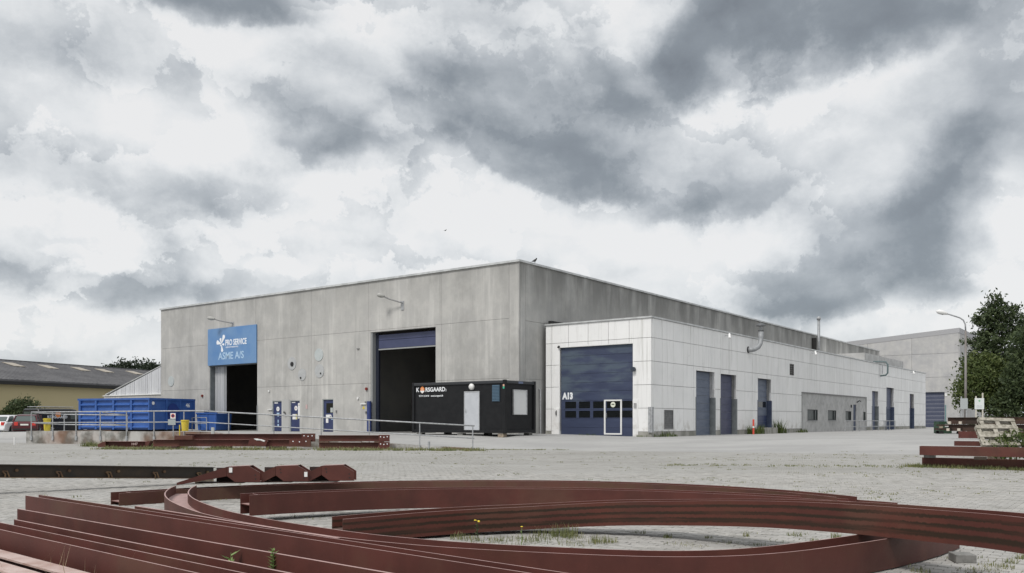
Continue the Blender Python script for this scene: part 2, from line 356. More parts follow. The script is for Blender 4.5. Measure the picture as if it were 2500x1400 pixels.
def leafmat(name, a, b, tr=.25):
    if name in MATS: return MATS[name]
    m = bpy.data.materials.new(name); m.use_nodes = True; n = NT(m.node_tree)
    ge = n.n('ShaderNodeNewGeometry')
    col = n.mix(ge.outputs['Random Per Island'], a, b)
    cl = n.noise(ge.outputs['Position'], 1.3, 3); col = n.mix(n.ss(cl.outputs[0], .4, .65, 0, .5), col, a)
    p = n.n('ShaderNodeBsdfPrincipled'); n.put(p.inputs['Base Color'], col); p.inputs['Roughness'].default_value = .55; p.inputs['Specular IOR Level'].default_value = .3
    t = n.n('ShaderNodeBsdfTranslucent'); n.put(t.inputs[0], col)
    mx = n.n('ShaderNodeMixShader'); mx.inputs[0].default_value = tr
    l = m.node_tree.links; l.new(p.outputs[0], mx.inputs[1]); l.new(t.outputs[0], mx.inputs[2]); l.new(mx.outputs[0], n.n('ShaderNodeOutputMaterial').inputs[0])
    MATS[name] = m; return m
leaf_dark = leafmat('dark_leaves', (.036, .056, .025), (.095, .125, .05))
leaf_mid = leafmat('mid_green_leaves', (.055, .082, .024), (.135, .165, .052))
leaf_far = leafmat('distant_leaves', (.020, .032, .018), (.038, .052, .028))
leaf_fresh = leafmat('fresh_weed_leaves', (.13, .22, .06), (.30, .40, .16))
grass_m = leafmat('dry_green_grass', (.10, .13, .04), (.32, .30, .15))
dry_m = leafmat('dry_straw', (.38, .31, .19), (.50, .43, .29))
petal = M('yellow_petals', (.75, .55, .03), rough=.6)
bark = M('bark', (.09, .07, .05), (.05, .04, .03), scale=9, rough=.9)
feather = M('dark_feathers', (.03, .03, .03), rough=.7)
ground_far = M('distant_ground', (.12, .13, .08), (.2, .19, .14), scale=.05, rough=.95)

# ------------------------------------------------------------------ geometry helpers
class MB:
    def __init__(s): s.v = []; s.f = []; s.uv = None
    def quad(s, a, b, c, d):
        i = len(s.v); s.v += [tuple(a), tuple(b), tuple(c), tuple(d)]; s.f.append((i, i + 1, i + 2, i + 3)); return s
    def tri(s, a, b, c):
        i = len(s.v); s.v += [tuple(a), tuple(b), tuple(c)]; s.f.append((i, i + 1, i + 2)); return s
    def box(s, x0, x1, y0, y1, z0, z1):
        return s.hexa([(x0, y0, z0), (x1, y0, z0), (x1, y1, z0), (x0, y1, z0), (x0, y0, z1), (x1, y0, z1), (x1, y1, z1), (x0, y1, z1)])
    def hexa(s, p):
        i = len(s.v); s.v += [tuple(q) for q in p]
        s.f += [(i, i + 3, i + 2, i + 1), (i + 4, i + 5, i + 6, i + 7), (i, i + 1, i + 5, i + 4), (i + 1, i + 2, i + 6, i + 5), (i + 2, i + 3, i + 7, i + 6), (i + 3, i, i + 4, i + 7)]
        return s
    def prism(s, poly, vec):
        """closed polygon of 3D points pushed along vec"""
        n = len(poly); i = len(s.v); vec = Vector(vec)
        s.v += [tuple(p) for p in poly] + [tuple(Vector(p) + vec) for p in poly]
        s.f.append(tuple(i + k for k in range(n))[::-1]); s.f.append(tuple(i + n + k for k in range(n)))
        for k in range(n):
            j = (k + 1) % n; s.f.append((i + k, i + j, i + n + j, i + n + k))
        return s
    def tube(s, pts, r, n=8, caps=True):
        pts = [Vector(p) for p in pts]; rs = r if isinstance(r, (list, tuple)) else [r] * len(pts)
        i0 = len(s.v); prev = None
        for k, p in enumerate(pts):
            t = (pts[min(k + 1, len(pts) - 1)] - pts[max(k - 1, 0)]).normalized()
            if prev is None:
                a = t.orthogonal().normalized()
            else:
                a = (prev - t * prev.dot(t)).normalized()
            prev = a; b = t.cross(a)
            for q in range(n):
                an = 2 * math.pi * q / n
                s.v.append(tuple(p + (a * math.cos(an) + b * math.sin(an)) * rs[k]))
        for k in range(len(pts) - 1):
            for q in range(n):
                q2 = (q + 1) % n
                s.f.append((i0 + k * n + q, i0 + k * n + q2, i0 + (k + 1) * n + q2, i0 + (k + 1) * n + q))
        if caps:
            s.f.append(tuple(i0 + q for q in range(n))[::-1]); s.f.append(tuple(i0 + (len(pts) - 1) * n + q for q in range(n)))
        return s
    def cyl(s, p0, p1, r, n=16): return s.tube([p0, p1], r, n)
    def mesh(s, name, mat, smooth=False):
        me = bpy.data.meshes.new(name); me.from_pydata(s.v, [], s.f)
        if s.uv:
            l = me.uv_layers.new(name='UVMap')
            for li, lp in enumerate(me.loops): l.data[li].uv = s.uv[lp.vertex_index]
        for m in (mat if isinstance(mat, (list, tuple)) else [mat]): me.materials.append(m)
        bm = bmesh.new(); bm.from_mesh(me); bmesh.ops.recalc_face_normals(bm, faces=bm.faces); bm.to_mesh(me); bm.free()
        if smooth:
            for p in me.polygons: p.use_smooth = True
        return me
    def build(s, name, mat, parent=None, smooth=False, loc=None):
        return link(name, s.mesh(name, mat, smooth), parent, loc)
def link(name, me, parent=None, loc=None, rot=None):
    o = bpy.data.objects.new(name, me); COL.objects.link(o)
    if parent: o.parent = parent
    if loc: o.location = loc
    if rot: o.rotation_euler = rot
    return o
def bevel(o, w=.01, seg=2):
    m = o.modifiers.new('bevel', 'BEVEL'); m.width = w; m.segments = seg; m.limit_method = 'ANGLE'; return o
def tag(o, label=None, cat=None, group=None, kind=None):
    if label: o['label'] = label
    if cat: o['category'] = cat
    if group: o['group'] = group
    if kind: o['kind'] = kind
    return o
def empty(name, loc, rz=0, label=None, cat=None, group=None):
    o = bpy.data.objects.new(name, None); COL.objects.link(o); o.location = loc; o.rotation_euler = (0, 0, rz); o.empty_display_size = .3
    return tag(o, label, cat, group)
def copy_tree(o, parent=None):
    c = o.copy(); COL.objects.link(c); c.parent = parent
    for ch in list(o.children): copy_tree(ch, c)
    return c
def text(name, s, size, mat, parent, loc, rot, sx=1, depth=.004, bold=0., align='LEFT', width=None):
    cu = bpy.data.curves.new(name, 'FONT'); cu.body = s; cu.size = size; cu.extrude = depth; cu.offset = bold; cu.align_x = align; cu.resolution_u = 3
    t = bpy.data.objects.new(name, cu); COL.objects.link(t)
    dg = bpy.context.evaluated_depsgraph_get(); me = bpy.data.meshes.new_from_object(t.evaluated_get(dg))
    bpy.data.objects.remove(t); me.name = name; me.materials.clear(); me.materials.append(mat)
    if width: xs_ = [v.co.x for v in me.vertices]; sx = width / (max(xs_) - min(xs_))
    o = link(name, me, parent, loc, rot); o.scale = (sx, 1, 1); return o
def cut_rects(x0, x1, z0, z1, holes, step=None):
    """the rectangle minus the holes, as a list of rectangles"""
    xs = sorted({x0, x1, *[min(max(v, x0), x1) for h in holes for v in h[:2]]})
    out = []
    for a, b in zip(xs, xs[1:]):
        if b - a < 1e-4: continue
        m = (a + b) / 2
        zs = [(z0, z1)]
        for h in holes:
            if h[0] - 1e-5 <= m <= h[1] + 1e-5:
                nz = []
                for (p, q) in zs:
                    if h[3] <= p or h[2] >= q: nz.append((p, q)); continue
                    if h[2] > p: nz.append((p, h[2]))
                    if h[3] < q: nz.append((h[3], q))
                zs = nz
        out += [(a, b, p, q) for p, q in zs if q - p > 1e-4]
    # merge neighbours with the same height
    out.sort(key=lambda r: (r[2], r[3], r[0])); res = []
    for r in out:
        if res and res[-1][2:] == r[2:] and abs(res[-1][1] - r[0]) < 1e-5: res[-1] = (res[-1][0], r[1], r[2], r[3])
        else: res.append(r)
    return res
FX = Vector((.8025, -.5966, 0)); FY = Vector((.5966, .8025, 0)); FROT = math.atan2(-.5966, .8025)
HALL = Vector((.40, 50, .714)); ANX = Vector((7.63, 47.5, .572))
def hall(x, y, z=0): return HALL + FX * x + FY * y + Vector((0, 0, z))
def annx(x, y, z=0): return ANX + FX * x + FY * y + Vector((0, 0, z))

# ------------------------------------------------------------------ ground
RP2 = Vector((-1.75, 40.4)); RE = Vector((.954, -.2997)); RN = Vector((.2997, .954))
def sstep(a, b, x):
    t = min(max((x - a) / (b - a), 0), 1); return t * t * (3 - 2 * t)
def lerp(a, b, t): return a + (b - a) * t
def interp(x, pts):
    if x <= pts[0][0]: return pts[0][1]
    for (a, va), (b, vb) in zip(pts, pts[1:]):
        if x <= b: return lerp(va, vb, (x - a) / (b - a))
    return pts[-1][1]
def low_z(Y): return interp(Y, [(0, 0), (12, 0.0), (24, .09), (32, .12), (42, .14), (52, .28), (62, .42), (5000, .42)])
def ramp_z(l): return interp(l, [(-26.2, .88), (-15, .88), (0, .15), (6, .15)])
def ground_z(x, y):
    p = Vector((x, y)) - RP2; l = p.dot(RE); q = p.dot(RN)
    lo = low_z(y)
    if q <= .05: return lo
    T = lerp(.714, .572, sstep(-2, 9, l))
    if l < 0:
        top = lerp(ramp_z(max(l, -26.2)), T, sstep(0, 5.5, q))
        if q < 6: return top if l > -26.25 else lo
        return lerp(lo, top, sstep(-46, -37, l))
    hi = lerp(lo, T, sstep(.1, 5.0 + min(l, 12) * .25, q))
    return hi
def grid(name, ls, qs, mat, off=0.):
    mb = MB(); nx = len(ls)
    for q in qs:
        for l in ls:
            p = RP2 + RE * l + RN * q
            z = ground_z(p.x, p.y) + off(p.x, p.y) if callable(off) else ground_z(p.x, p.y) + off
            mb.v.append((p.x, p.y, z))
    for j in range(len(qs) - 1):
        for i in range(nx - 1):
            a = j * nx + i; mb.f.append((a, a + 1, a + nx + 1, a + nx))
    return mb.build(name, mat, smooth=True)
def rng(a, b, st):
    n = max(1, int(round((b - a) / st))); return [a + (b - a) * i / n for i in range(n)]
PAVE_FAR = 23.
def near_off(x, y):
    return -.016 * (1 - sstep(PAVE_FAR - 1.2, PAVE_FAR - .2, y)) * sstep(1.0, 2.2, y) * (1 - sstep(0, 1, abs(x) - (.80 * y + .4)))
ls = [-900, -300, -120, -70] + rng(-60, -26.3, 1.5) + [-26.26, -26.2] + rng(-26, 0, 1) + [0] + rng(1, 60, 1.2) + [60, 75, 100, 200, 600, 1200]
qn = [-200, -90, -60] + rng(-45, 0, .5) + [0, .05]
qf = [.05, .2] + rng(.4, 8, .4) + rng(8, 20, 1) + rng(20, 70, 4) + [70, 100, 160, 300, 900, 1500]
yard = tag(grid('paved_yard', ls, qn, pave_m, near_off), kind='structure')
yard.data.materials.append(joint_m)
for f_ in yard.data.polygons:
    if 2.2 < f_.center.y < PAVE_FAR - .9 and abs(f_.center.x) < .80 * f_.center.y + 1.1: f_.material_index = 1
apron = tag(grid('concrete_apron', ls, qf, apron_m, .0), kind='structure')

# paving blocks near the camera: joints recessed, blocks uneven
def paver_mb(cx, cy, rng_):
    c, s_ = math.cos(FROT), math.sin(FROT)
    hx, hy = .100, .0475
    z = ground_z(cx, cy) + rng_.uniform(-.0035, .0035); tx = rng_.uniform(-.012, .012); ty = rng_.uniform(-.02, .02)
    a = rng_.uniform(-.02, .02)
    return c, s_, hx, hy, z, tx, ty, a
pavers = []
bu = Vector((math.cos(FROT), math.sin(FROT))); bv = Vector((-math.sin(FROT), math.cos(FROT)))
for j in range(-140, 340):
    for i in range(-170, 130):
        p = bu * (i * .21 + (j % 2) * .105) + bv * (j * .105)
        if p.y < 2.0 or p.y > PAVE_FAR: continue
        if abs(p.x) > .80 * p.y + 1.6: continue
        pavers.append(p)
def paver_verts(p, rr):
    c, s_, hx, hy, z, tx, ty, a = paver_mb(p.x, p.y, rr)
    ux = Vector((math.cos(FROT + a), math.sin(FROT + a), tx)); uy = Vector((-math.sin(FROT + a), math.cos(FROT + a), ty))
    o = Vector((p.x, p.y, z)); out = []
    for zz, k in ((-.045, 1), (-.004, 1), (0, .95)):
        kx = 1 if k == 1 else .965
        kk = 1 if k == 1 else .93
        for sx, sy in ((-1, -1), (1, -1), (1, 1), (-1, 1)):
            out.append(o + ux * hx * sx * kx + uy * hy * sy * kk + Vector((0, 0, zz)))
    return out
PF = [(8, 9, 10, 11)] + [(b + k, b + (k + 1) % 4, b + 4 + (k + 1) % 4, b + 4 + k) for b in (0, 4) for k in range(4)]

# ------------------------------------------------------------------ factory hall
HL, HD, HH = 36.8, 81.0, 10.0
hallo = empty('factory_hall', HALL, FROT, 'large grey concrete factory hall with flat roof and two open dark gateways', 'building')
D1 = (-30.0, -24.05, 0, 5.1); D2 = (-12.12, -6.39, 0, 6.6)
PDS = [(-22.34, -21.23, 0, 2.22), (-20.36, -19.24, 0, 2.22), (-16.87, -15.74, 0, 2.26)]
holesL = [D1, D2] + PDS
mb = MB()
for a, b, p, q in cut_rects(-HL, -.22, -1.0, HH - .05, holesL): mb.box(a, b, .125, .32, p, q)
mb.box(-.22, -.125, .125, HD, -1, HH - .05)                 # side core
mb.box(-HL, -HL + .2, .33, HD, -1, HH - .05); mb.box(-HL + .2, -.23, HD - .2, HD, -1, HH - .05)
mb.build('wall_core', joint_dark, hallo)
def wall_pieces(parent, name, cells, holes, mat, axis, jw=.014, t=.12, out=0., rr=R, minw=.06):
    """cells are (a0,a1,z0,z1); axis 'x' faces -y at y=0, axis 'y' faces +x at x=0"""
    for (a0, a1, z0, z1) in cells:
        rects = cut_rects(a0 + jw / 2, a1 - jw / 2, z0 + jw / 2, z1 - jw / 2, holes)
        if not rects: continue
        pr = rr.uniform(0, .006); m = MB()
        for (p, q, r, s_) in rects:
            if q - p < minw or s_ - r < minw: continue
            if axis == 'x': m.box(p - a0, q - a0, -out - pr, t - .001, r - z0, s_ - z0)
            else: m.box(-t + .001, out + pr, p - a0, q - a0, r - z0, s_ - z0)
        if m.v:
            o = m.build(name, mat, parent); o.location = (a0, 0, z0) if axis == 'x' else (0, a0, z0)
xsL = [-36.8, -30.48, -24.3, -18.02, -12.3, -5.92, -.71, 0]
cellsL = []
for a, b in zip(xsL, xsL[1:]):
    if b == 0: cellsL.append((a, b, -.5, 9.95)); continue
    for p, q in ((-.5, 3.24), (3.24, 6.72), (6.72, 9.95)):
        if (a, b) in ((-5.92, -.71),) and q == 3.24: pass
        cellsL.append((a, b, p, q))
wall_pieces(hallo, 'wall_panel', cellsL, holesL, concL, 'x')
ysR = [.0, .65] + [.65 + 6.0 * k for k in range(1, 14)]; ysR[-1] = HD
cellsR = [(0.13, .65, -.5, 9.95)]
for a, b in zip(ysR[1:], ysR[2:]):
    if a < 1: cellsR += [(a, b, -.5, 3.2), (a, b, 3.2, 6.6), (a, b, 6.6, 9.95)]
    else: cellsR += [(a, b, -.5, 6.6), (a, b, 6.6, 9.95)]
wall_pieces(hallo, 'wall_panel', cellsR, [], concR, 'y')
# roof edge
m = MB(); m.box(-HL - .06, .10, -.10, .10, HH - .06, HH + .06); m.box(-.10, .10, .10, HD, HH - .06, HH + .06)
m.box(-HL - .05, -HL + .1, .10, HD, HH - .06, HH + .06)
m.build('roof_edge', cap_m, hallo)
m = MB(); m.box(-HL + .1, -.10, .10, HD, HH - .32, HH - .12); m.build('roof', rooffelt, hallo)
# interior seen through the gateways
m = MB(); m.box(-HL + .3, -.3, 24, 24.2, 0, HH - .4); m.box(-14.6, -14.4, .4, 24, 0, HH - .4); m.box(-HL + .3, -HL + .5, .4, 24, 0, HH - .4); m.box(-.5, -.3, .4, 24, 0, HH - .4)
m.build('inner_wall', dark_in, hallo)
m = MB(); m.box(-HL + .3, -.3, .34, 24, .0, .03); m.build('floor_slab', M('oily_floor', (.14, .14, .135), (.20, .20, .19), scale=.8, rough=.6), hallo)
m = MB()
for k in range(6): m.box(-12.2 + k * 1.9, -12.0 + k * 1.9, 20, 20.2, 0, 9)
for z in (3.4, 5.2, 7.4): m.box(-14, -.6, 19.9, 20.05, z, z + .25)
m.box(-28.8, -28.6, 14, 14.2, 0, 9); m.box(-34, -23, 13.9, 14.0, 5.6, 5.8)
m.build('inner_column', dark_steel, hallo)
# left gateway: pale sliding leaf, frame, sill
sl = empty('sliding_door', (0, 0, 0)); sl.parent = hallo
m = MB(); x = -29.9
while x < -28.7:
    m.box(x, x + .10, .42, .47, .05, 5.0); m.box(x + .10, x + .2, .45, .49, .05, 5.0); x += .2
m.build('door_sheet', pale_sheet, sl)
m = MB(); m.box(-28.7, -28.6, .40, .50, .05, 5.0); m.build('door_edge', seal, sl)
m = MB(); m.box(-30.0, -29.93, .05, .45, 0, 5.1); m.box(-24.12, -24.05, .05, .4, 0, 5.1); m.box(-29.93, -24.12, .05, .35, 5.0, 5.1); m.build('gate_frame', dado_grey, hallo)
m = MB(); m.box(-30.3, -30.02, -.30, -.012, 0, 1.6); m.build('corner_guard', M('navy_guard_paint', (.018, .025, .07), rough=.5), hallo)
m = MB(); m.box(-24.05, -23.97, -.05, -.008, 0, 1.9); m.build('edge_strip', seal, hallo)
# right gateway: rolled-up blue door
rd = empty('roller_door', (0, 0, 0)); rd.parent = hallo
for z0, z1 in ((5.50, 6.05), (6.05, 6.42)):
    o = bevel(MB().box(-11.72, -6.40, .34, .42, z0 + .01, z1 - .005).build('door_slat', blue_door_pale if z0 > 99 else M('roller_blue', (.045, .055, .115), (.06, .07, .14), scale=.8, rough=.45), rd), .02)
m = MB(); m.box(-11.72, -6.40, .33, .45, 5.42, 5.50); m.build('bottom_rail', seal, rd)
m = MB(); m.box(-12.12, -12.0, .04, .5, 0, 6.6); m.box(-6.44, -6.39, .04, .5, 0, 6.6); m.build('gate_frame', seal, rd)
m = MB(); m.box(-12.0, -11.74, .35, .5, 0, 6.55); m.build('guide_rail', M('dark_navy', (.012, .016, .03), rough=.5), rd)
m = MB(); m.tube([(-12.1, -.16, 0), (-12.1, -.16, 2.05)], .15, 14); m.build('bollard_guard', M('deep_blue_guard', (.022, .04, .15), (.03, .05, .17), rough=.45), hallo, smooth=False)
# personnel doors
for k, (a, b, z0, z1) in enumerate(PDS):
    d = empty('personnel_door', (a, 0, 0)); d.parent = hallo; w = b - a
    m = MB(); m.box(.0, .05, .02, .14, 0, z1); m.box(w - .05, w, .02, .14, 0, z1); m.box(.05, w - .05, .02, .14, z1 - .05, z1); m.build('door_frame', M('pale_door_frame', (.42, .45, .45), rough=.6), d)
    m = MB(); m.box(.055, w - .055, .10, .15, 0.01, z1 - .055); lf = m.build('door_leaf', M('navy_door_paint', (.028, .038, .105), (.035, .048, .12), scale=2, rough=.45), d)
    m = MB(); m.tube([(w - .14, .06, 1.0), (w - .14, .04, 1.0), (w - .26, .04, 1.0)], .012, 6); m.build('handle', alu, d)
    def note(x0, x1, zz0, zz1, mat=white_paint): MB().box(x0, x1, .094, .099, zz0, zz1).build('notice', mat, d)
    def disc(x, z, r, mat=white_paint): MB().cyl((x, .099, z), (x, .092, z), r, 18).build('round_notice', mat, d)
    if k == 0:
        note(.15, .55, 2.02, 2.12); disc(.55, 1.62, .17); disc(.55, 1.62, .07, louvre_m)
        disc(.58, 1.16, .09, lettering_dim); disc(.58, .45, .08, lettering_dim); note(.42, .72, 1.26, 1.34, lettering_dim); note(.53, .62, .62, .84, lettering_dim)
    elif k == 1:
        note(.12, .50, 2.04, 2.11); disc(.58, 1.66, .17); disc(.58, 1.66, .07, orange_m); note(.80, 1.02, .92, 2.02); note(.20, .55, .86, 1.24); note(.55, .72, .86, 1.24, M('yellowish_notice', (.6, .55, .3), rough=.6))
        MB().prism([(.91, .093, 1.95), (.86, .093, 1.83), (.96, .093, 1.83)], (0, -.003, 0)).build('warning_symbol', M('olive_symbol', (.25, .22, .05), rough=.6), d)
    else:
        MB().box(.30, .98, .096, .105, 1.30, 1.98).build('window', black_glass, d)
        note(.72, .96, 1.34, 1.66, M('dull_notice', (.42, .45, .44), rough=.6)); note(.26, .50, .62, 1.18); disc(.70, 1.06, .13); disc(.70, 1.06, .055, M('navy_door_paint', (.028, .038, .105))); note(.50, .66, .93, 1.19)
        note(.80, .98, .84, .88, lettering_dim)
# recessed strip between first two doors
m = MB(); m.box(-21.12, -20.42, -.02, -.008, 0, 2.32); m.build('door_surround', M('smooth_grey_plaster', (.40, .40, .39), rough=.85), hallo)
# round patches
for x, z, r, mt in ((-20.09, 4.86, .46, disc_d), (-18.98, 4.03, .42, disc_d), (-17.21, 5.35, .44, disc_m), (-17.15, 4.22, .47, disc_d), (-35.3, 4.0, .42, disc_m)):
    o = MB().cyl((x, .01, z), (x, -.035, z), r, 32).build('round_patch', mt, hallo)
    if mt is disc_d and x < -18:
        MB().cyl((x + (.05 if x < -20 else -.12), -.03, z - .05 - (.18 if x > -20 else 0)), (x + (.05 if x < -20 else -.12), -.08, z - .05 - (.18 if x > -20 else 0)), .16 if x < -20 else .07, 14).build('vent_hole', black_trim, o)
MB().cyl((-17.0, -.03, 4.05), (-17.0, -.07, 4.05), .06, 10).build('vent_hole', black_trim, hallo)
# small fittings
for x, z in ((-30.92, 2.73), (-12.47, 2.87)):
    o = MB().cyl((x, -.01, z), (x, -.10, z), .10, 14).build('signal_lamp', M('dark_red_lens', (.16, .012, .008), rough=.3), hallo)
for x, z, w, h in ((-22.75, 1.55, .45, .05), (-13.0, 1.85, .5, .08), (-13.35, 2.2, .14, .14), (-22.7, 2.88, .14, .12)):
    MB().box(x, x + w, -.09, -.008, z, z + h).build('wall_fitting', white_paint, hallo)
for x, z, w, h in ((-15.45, 1.32, .08, .16), (-12.6, 1.25, .12, .14), (-22.6, 1.2, .5, .04), (-12.62, 1.95, .10, .10), (-13.4, 5.55, .22, .05)):
    MB().box(x, x + w, -.07, -.008, z, z + h).build('switch_box', louvre_m, hallo)
m = MB(); m.prism([(-12.9, -.015, 1.55), (-12.65, -.015, 1.55), (-12.775, -.015, 1.77)], (0, .006, 0)); m.build('warning_triangle', yellow_m, hallo)
m = MB(); m.tube([(-20.95, -.06, 1.35), (-20.85, -.12, 1.42), (-20.72, -.12, 1.35), (-20.70, -.12, 1.2), (-20.8, -.12, 1.12)], .03, 6); m.build('hose_hook', black_trim, hallo)
m = MB(); m.box(-18.60, -18.42, -.02, -.008, 1.6, 1.9); m.build('wall_notice', M('pinkish_sticker', (.5, .36, .35), rough=.7), hallo)
# conduit by the front corner
m = MB(); m.tube([(.09, 2.05, 0), (.09, 2.05, 2.6), (.03, 1.95, 2.65)], .045, 8); m.build('downpipe', galv, hallo)
# chimney on the side wall
ch = empty('chimney_flue', tuple(hall(.62, 53.3, 6.0)), FROT, 'slender galvanised flue pipe rising above the hall roofline', 'flue')
m = MB(); m.tube([(0, 0, 0), (0, 0, 5.5)], .14, 14); m.build('pipe', M('dull_flue_steel', (.25, .26, .27), (.32, .33, .34), scale=3, rough=.5, metal=.3), ch, smooth=True)
m = MB(); m.tube([(0, 0, 5.5), (0, 0, 5.56), (0, 0, 5.8), (0, 0, 5.88)], [.14, .22, .21, .06], 14); m.build('cowl', galv, ch, smooth=True)
m = MB(); m.box(-.62, -.18, -.4, -.1, 0, 3.6); m.build('backing_strip', black_trim, ch)
# hall sign
sg = empty('company_sign', tuple(hall(-30.1, -.05, 5.07)), FROT, 'big blue PRO SERVICE and ASME A/S sign above the left gateway', 'sign')
MB().box(0, 6.05, -.05, .03, 0, 2.84).build('sign_board', sign_blue, sg)
rx = (rad(90), 0, 0)
text('lettering', 'PRO SERVICE', .62, lettering, sg, (2.26, -.053, 1.47), rx, width=2.62, bold=.014)
text('lettering', 'INDUSTRISERVICE', .15, lettering, sg, (2.32, -.053, 1.27), rx, width=1.55, bold=.002)
text('lettering', 'ASME A/S', .76, lettering_dim, sg, (1.38, -.053, .42), rx, width=3.2, bold=.012)
def blade(m, cx, cz, ang, L, w0, w1, r0=.06):
    a = rad(ang); d = Vector((math.cos(a), 0, math.sin(a))); n_ = Vector((-math.sin(a), 0, math.cos(a))); c = Vector((cx, -.053, cz))
    m.prism([c + d * r0 + n_ * w0 * .3, c + d * L * .85 + n_ * w1, c + d * L + n_ * w1 * .35, c + d * L * .98 - n_ * w1 * .6, c + d * L * .82 - n_ * w1, c + d * r0 - n_ * w0 * .3], (0, -.004, 0))
m = MB()
for ang, L, w in ((62, .78, .17), (108, .50, .12), (163, .66, .18), (222, .20, .08), (280, .62, .14), (352, .36, .09)): blade(m, 1.78, 1.60, ang, L, .08, w)
m.build('emblem', lettering, sg)
# wall lamps
def wall_lamp(loc, tip, label):
    e = empty('wall_lamp', tuple(loc), FROT, label, 'lamp', 'lamps on brackets on the hall front')
    m = MB(); m.tube([(0, -.04, 0), (0, -.25, .05)], .05, 8); m.box(-.12, .12, -.04, .02, -.45, .12); m.build('bracket', galv, e)
    tx, ty, tz = tip
    m = MB(); m.tube([(0, -.2, .02), (tx * .55, ty * .55, tz * .5), (tx * .8, ty * .8, tz * .85)], .045, 8); m.build('arm', M('dull_steel', (.22, .22, .22), rough=.6), e)
    h = MB(); a = Vector((tx, ty, tz)); b = Vector((tx * .72, ty * .72, tz * .78)); d = (a - b)
    h.tube([b, b + d * .12, b + d * .5, b + d * .9, a + d * .1], [.05, .09, .15, .13, .04], 12)
    o = h.build('lamp_head', M('grey_lamp_housing', (.36, .36, .34), rough=.6), e, smooth=True); o.scale = (1, 1, 1)
    return e
wall_lamp(hall(-27.0, 0, 8.19), (-1.75, -1.0, .45), 'bracket lamp just above the blue company sign')
wall_lamp(hall(-9.22, 0, 8.30), (-1.35, -.9, .55), 'bracket lamp above the gateway with the rolled-up blue door')
# birds
def bird(loc, label, fly=False):
    e = empty('bird', tuple(loc), .6, label, 'bird')
    if fly: e.scale = (.45, .45, .45)
    m = MB(); m.tube([(-.20, 0, .10), (-.10, 0, .13), (0, 0, .17), (.08, 0, .24), (.12, 0, .31), (.17, 0, .32)], [.02, .05, .075, .05, .04, .008], 8); m.build('body', feather, e, smooth=True)
    if fly:
        m = MB()
        for s_ in (-1, 1): m.prism([(.05, s_ * .03, .18), (.02, s_ * .35, .26), (-.10, s_ * .62, .2), (-.12, s_ * .3, .2), (-.1, s_ * .03, .17)], (0, 0, .01))
        m.build('wing', feather, e)
    else:
        m = MB(); m.tube([(.0, .02, 0), (0, .02, .12)], .008, 4); m.tube([(.0, -.02, 0), (0, -.02, .12)], .008, 4); m.prism([(-.18, -.02, .10), (-.36, -.03, .02), (-.36, .03, .02), (-.18, .02, .10)], (0, 0, .012)); m.build('tail', feather, e)
bird(hall(0, 1.6, 10.07), 'dark bird perched on the roof edge near the hall corner')
bird((-4.6, 60, 1.47 + 13.1), 'tiny bird flying in the sky above the hall', True)

# lean-to west of the hall
lt = empty('lean_to', tuple(hall(-HL, 0, 0)), FROT, 'pale lean-to shed with sloping white corrugated gable beside the hall', 'building')
xl = -9.3
m = MB(); m.prism([(xl, .3, 2.95), (-.02, .3, 2.95), (-.02, .3, 5.35), (xl + .6, .3, 3.05), (xl, .3, 3.0)], (0, 20, 0)); m.build('roof_body', pale_sheet, lt)
x = xl + .5
while x < -.1:
    zt = 3.05 + (x + .12 - xl - .6) / (-.02 - xl - .6) * 2.3
    if zt > 3.12: MB().prism([(x, .29, 2.98), (x + .26, .29, 2.98), (x + .26, .29, zt + .06), (x, .29, zt - .02)], (0, -.05 - R.uniform(0, .02), 0)).build('gable_sheet', M('white_gable_sheet', (.60, .61, .63), (.50, .51, .53), scale=1.2, rough=.5, stretch=(1.5, 1.5, .3)), lt)
    x += .29
for a, b in ((xl, -6.3), (-6.3, -2.9), (-2.9, -.02)): MB().box(a + .01, b - .01, .1, .28, -.6, 2.95).build('wall_panel', concL, lt)
MB().box(xl, xl + .2, .29, 20, -.6, 2.9).build('side_wall', concL, lt)
m = MB(); m.box(xl - .05, -.02, .02, .32, 2.955, 3.02); m.build('rail_cap', white_paint, lt)
m = MB(); m.prism([(xl, .2, 3.05), (xl, .2, 3.13), (-.02, .2, 5.48), (-.02, .2, 5.40)], (0, 20, 0)); m.build('verge', cap_m, lt)

# ------------------------------------------------------------------ white annex
AL, AD, AH = 7.0, 70.3, 6.60
anx = empty('white_annex', ANX, FROT, 'long low white panelled annex with blue doors attached to the hall', 'building')
zr = [.30, 1.60, 2.89, 4.19, 5.48, 6.55]
FD = (-6.0, -1.14, -.2, 5.22)
SD = [(5.74, 8.44, -.2, 3.93, .30, 1), (9.39, 11.93, -.2, 3.89, .30, 1), (15.80, 18.35, .42, 3.86, .30, 1), (45.92, 48.24, -.2, 3.81, .3, 1), (51.49, 54.6, -.2, 4.33, .3, 2), (61.96, 64.0, -.2, 3.93, .3, 2)]
GW = (25.06, 43.84, -.2, 3.13)
holesS = [h[:4] for h in SD] + [GW, (22.33, 23.25, 4.36, 5.22), (1.53, 2.66, .42, 1.52)]
m = MB()
for a, b, p, q in cut_rects(-AL, -.2, -1, AH - .1, [FD]): m.box(a, b, .125, .3, p, q)
for a, b, p, q in cut_rects(.125, AD, -1, AH - .1, [h[:4] for h in SD]): m.box(-.3, -.125, a, b, p, q)
m.build('wall_core', joint_dark, anx)
m = MB(); m.box(-AL, -.2, AD - .2, AD - .02, -1, AH - .1); m.build('end_wall', white_panel, anx)
cells = []
xf = [-7.0, -6.6, -5.39, -4.05, -2.70, -1.37, 0]
for a, b in zip(xf, xf[1:]):
    for p, q in zip(zr, zr[1:]): cells.append((a, b, p, q))
wall_pieces(anx, 'wall_panel', cells, [FD], white_panel, 'x', jw=.022)
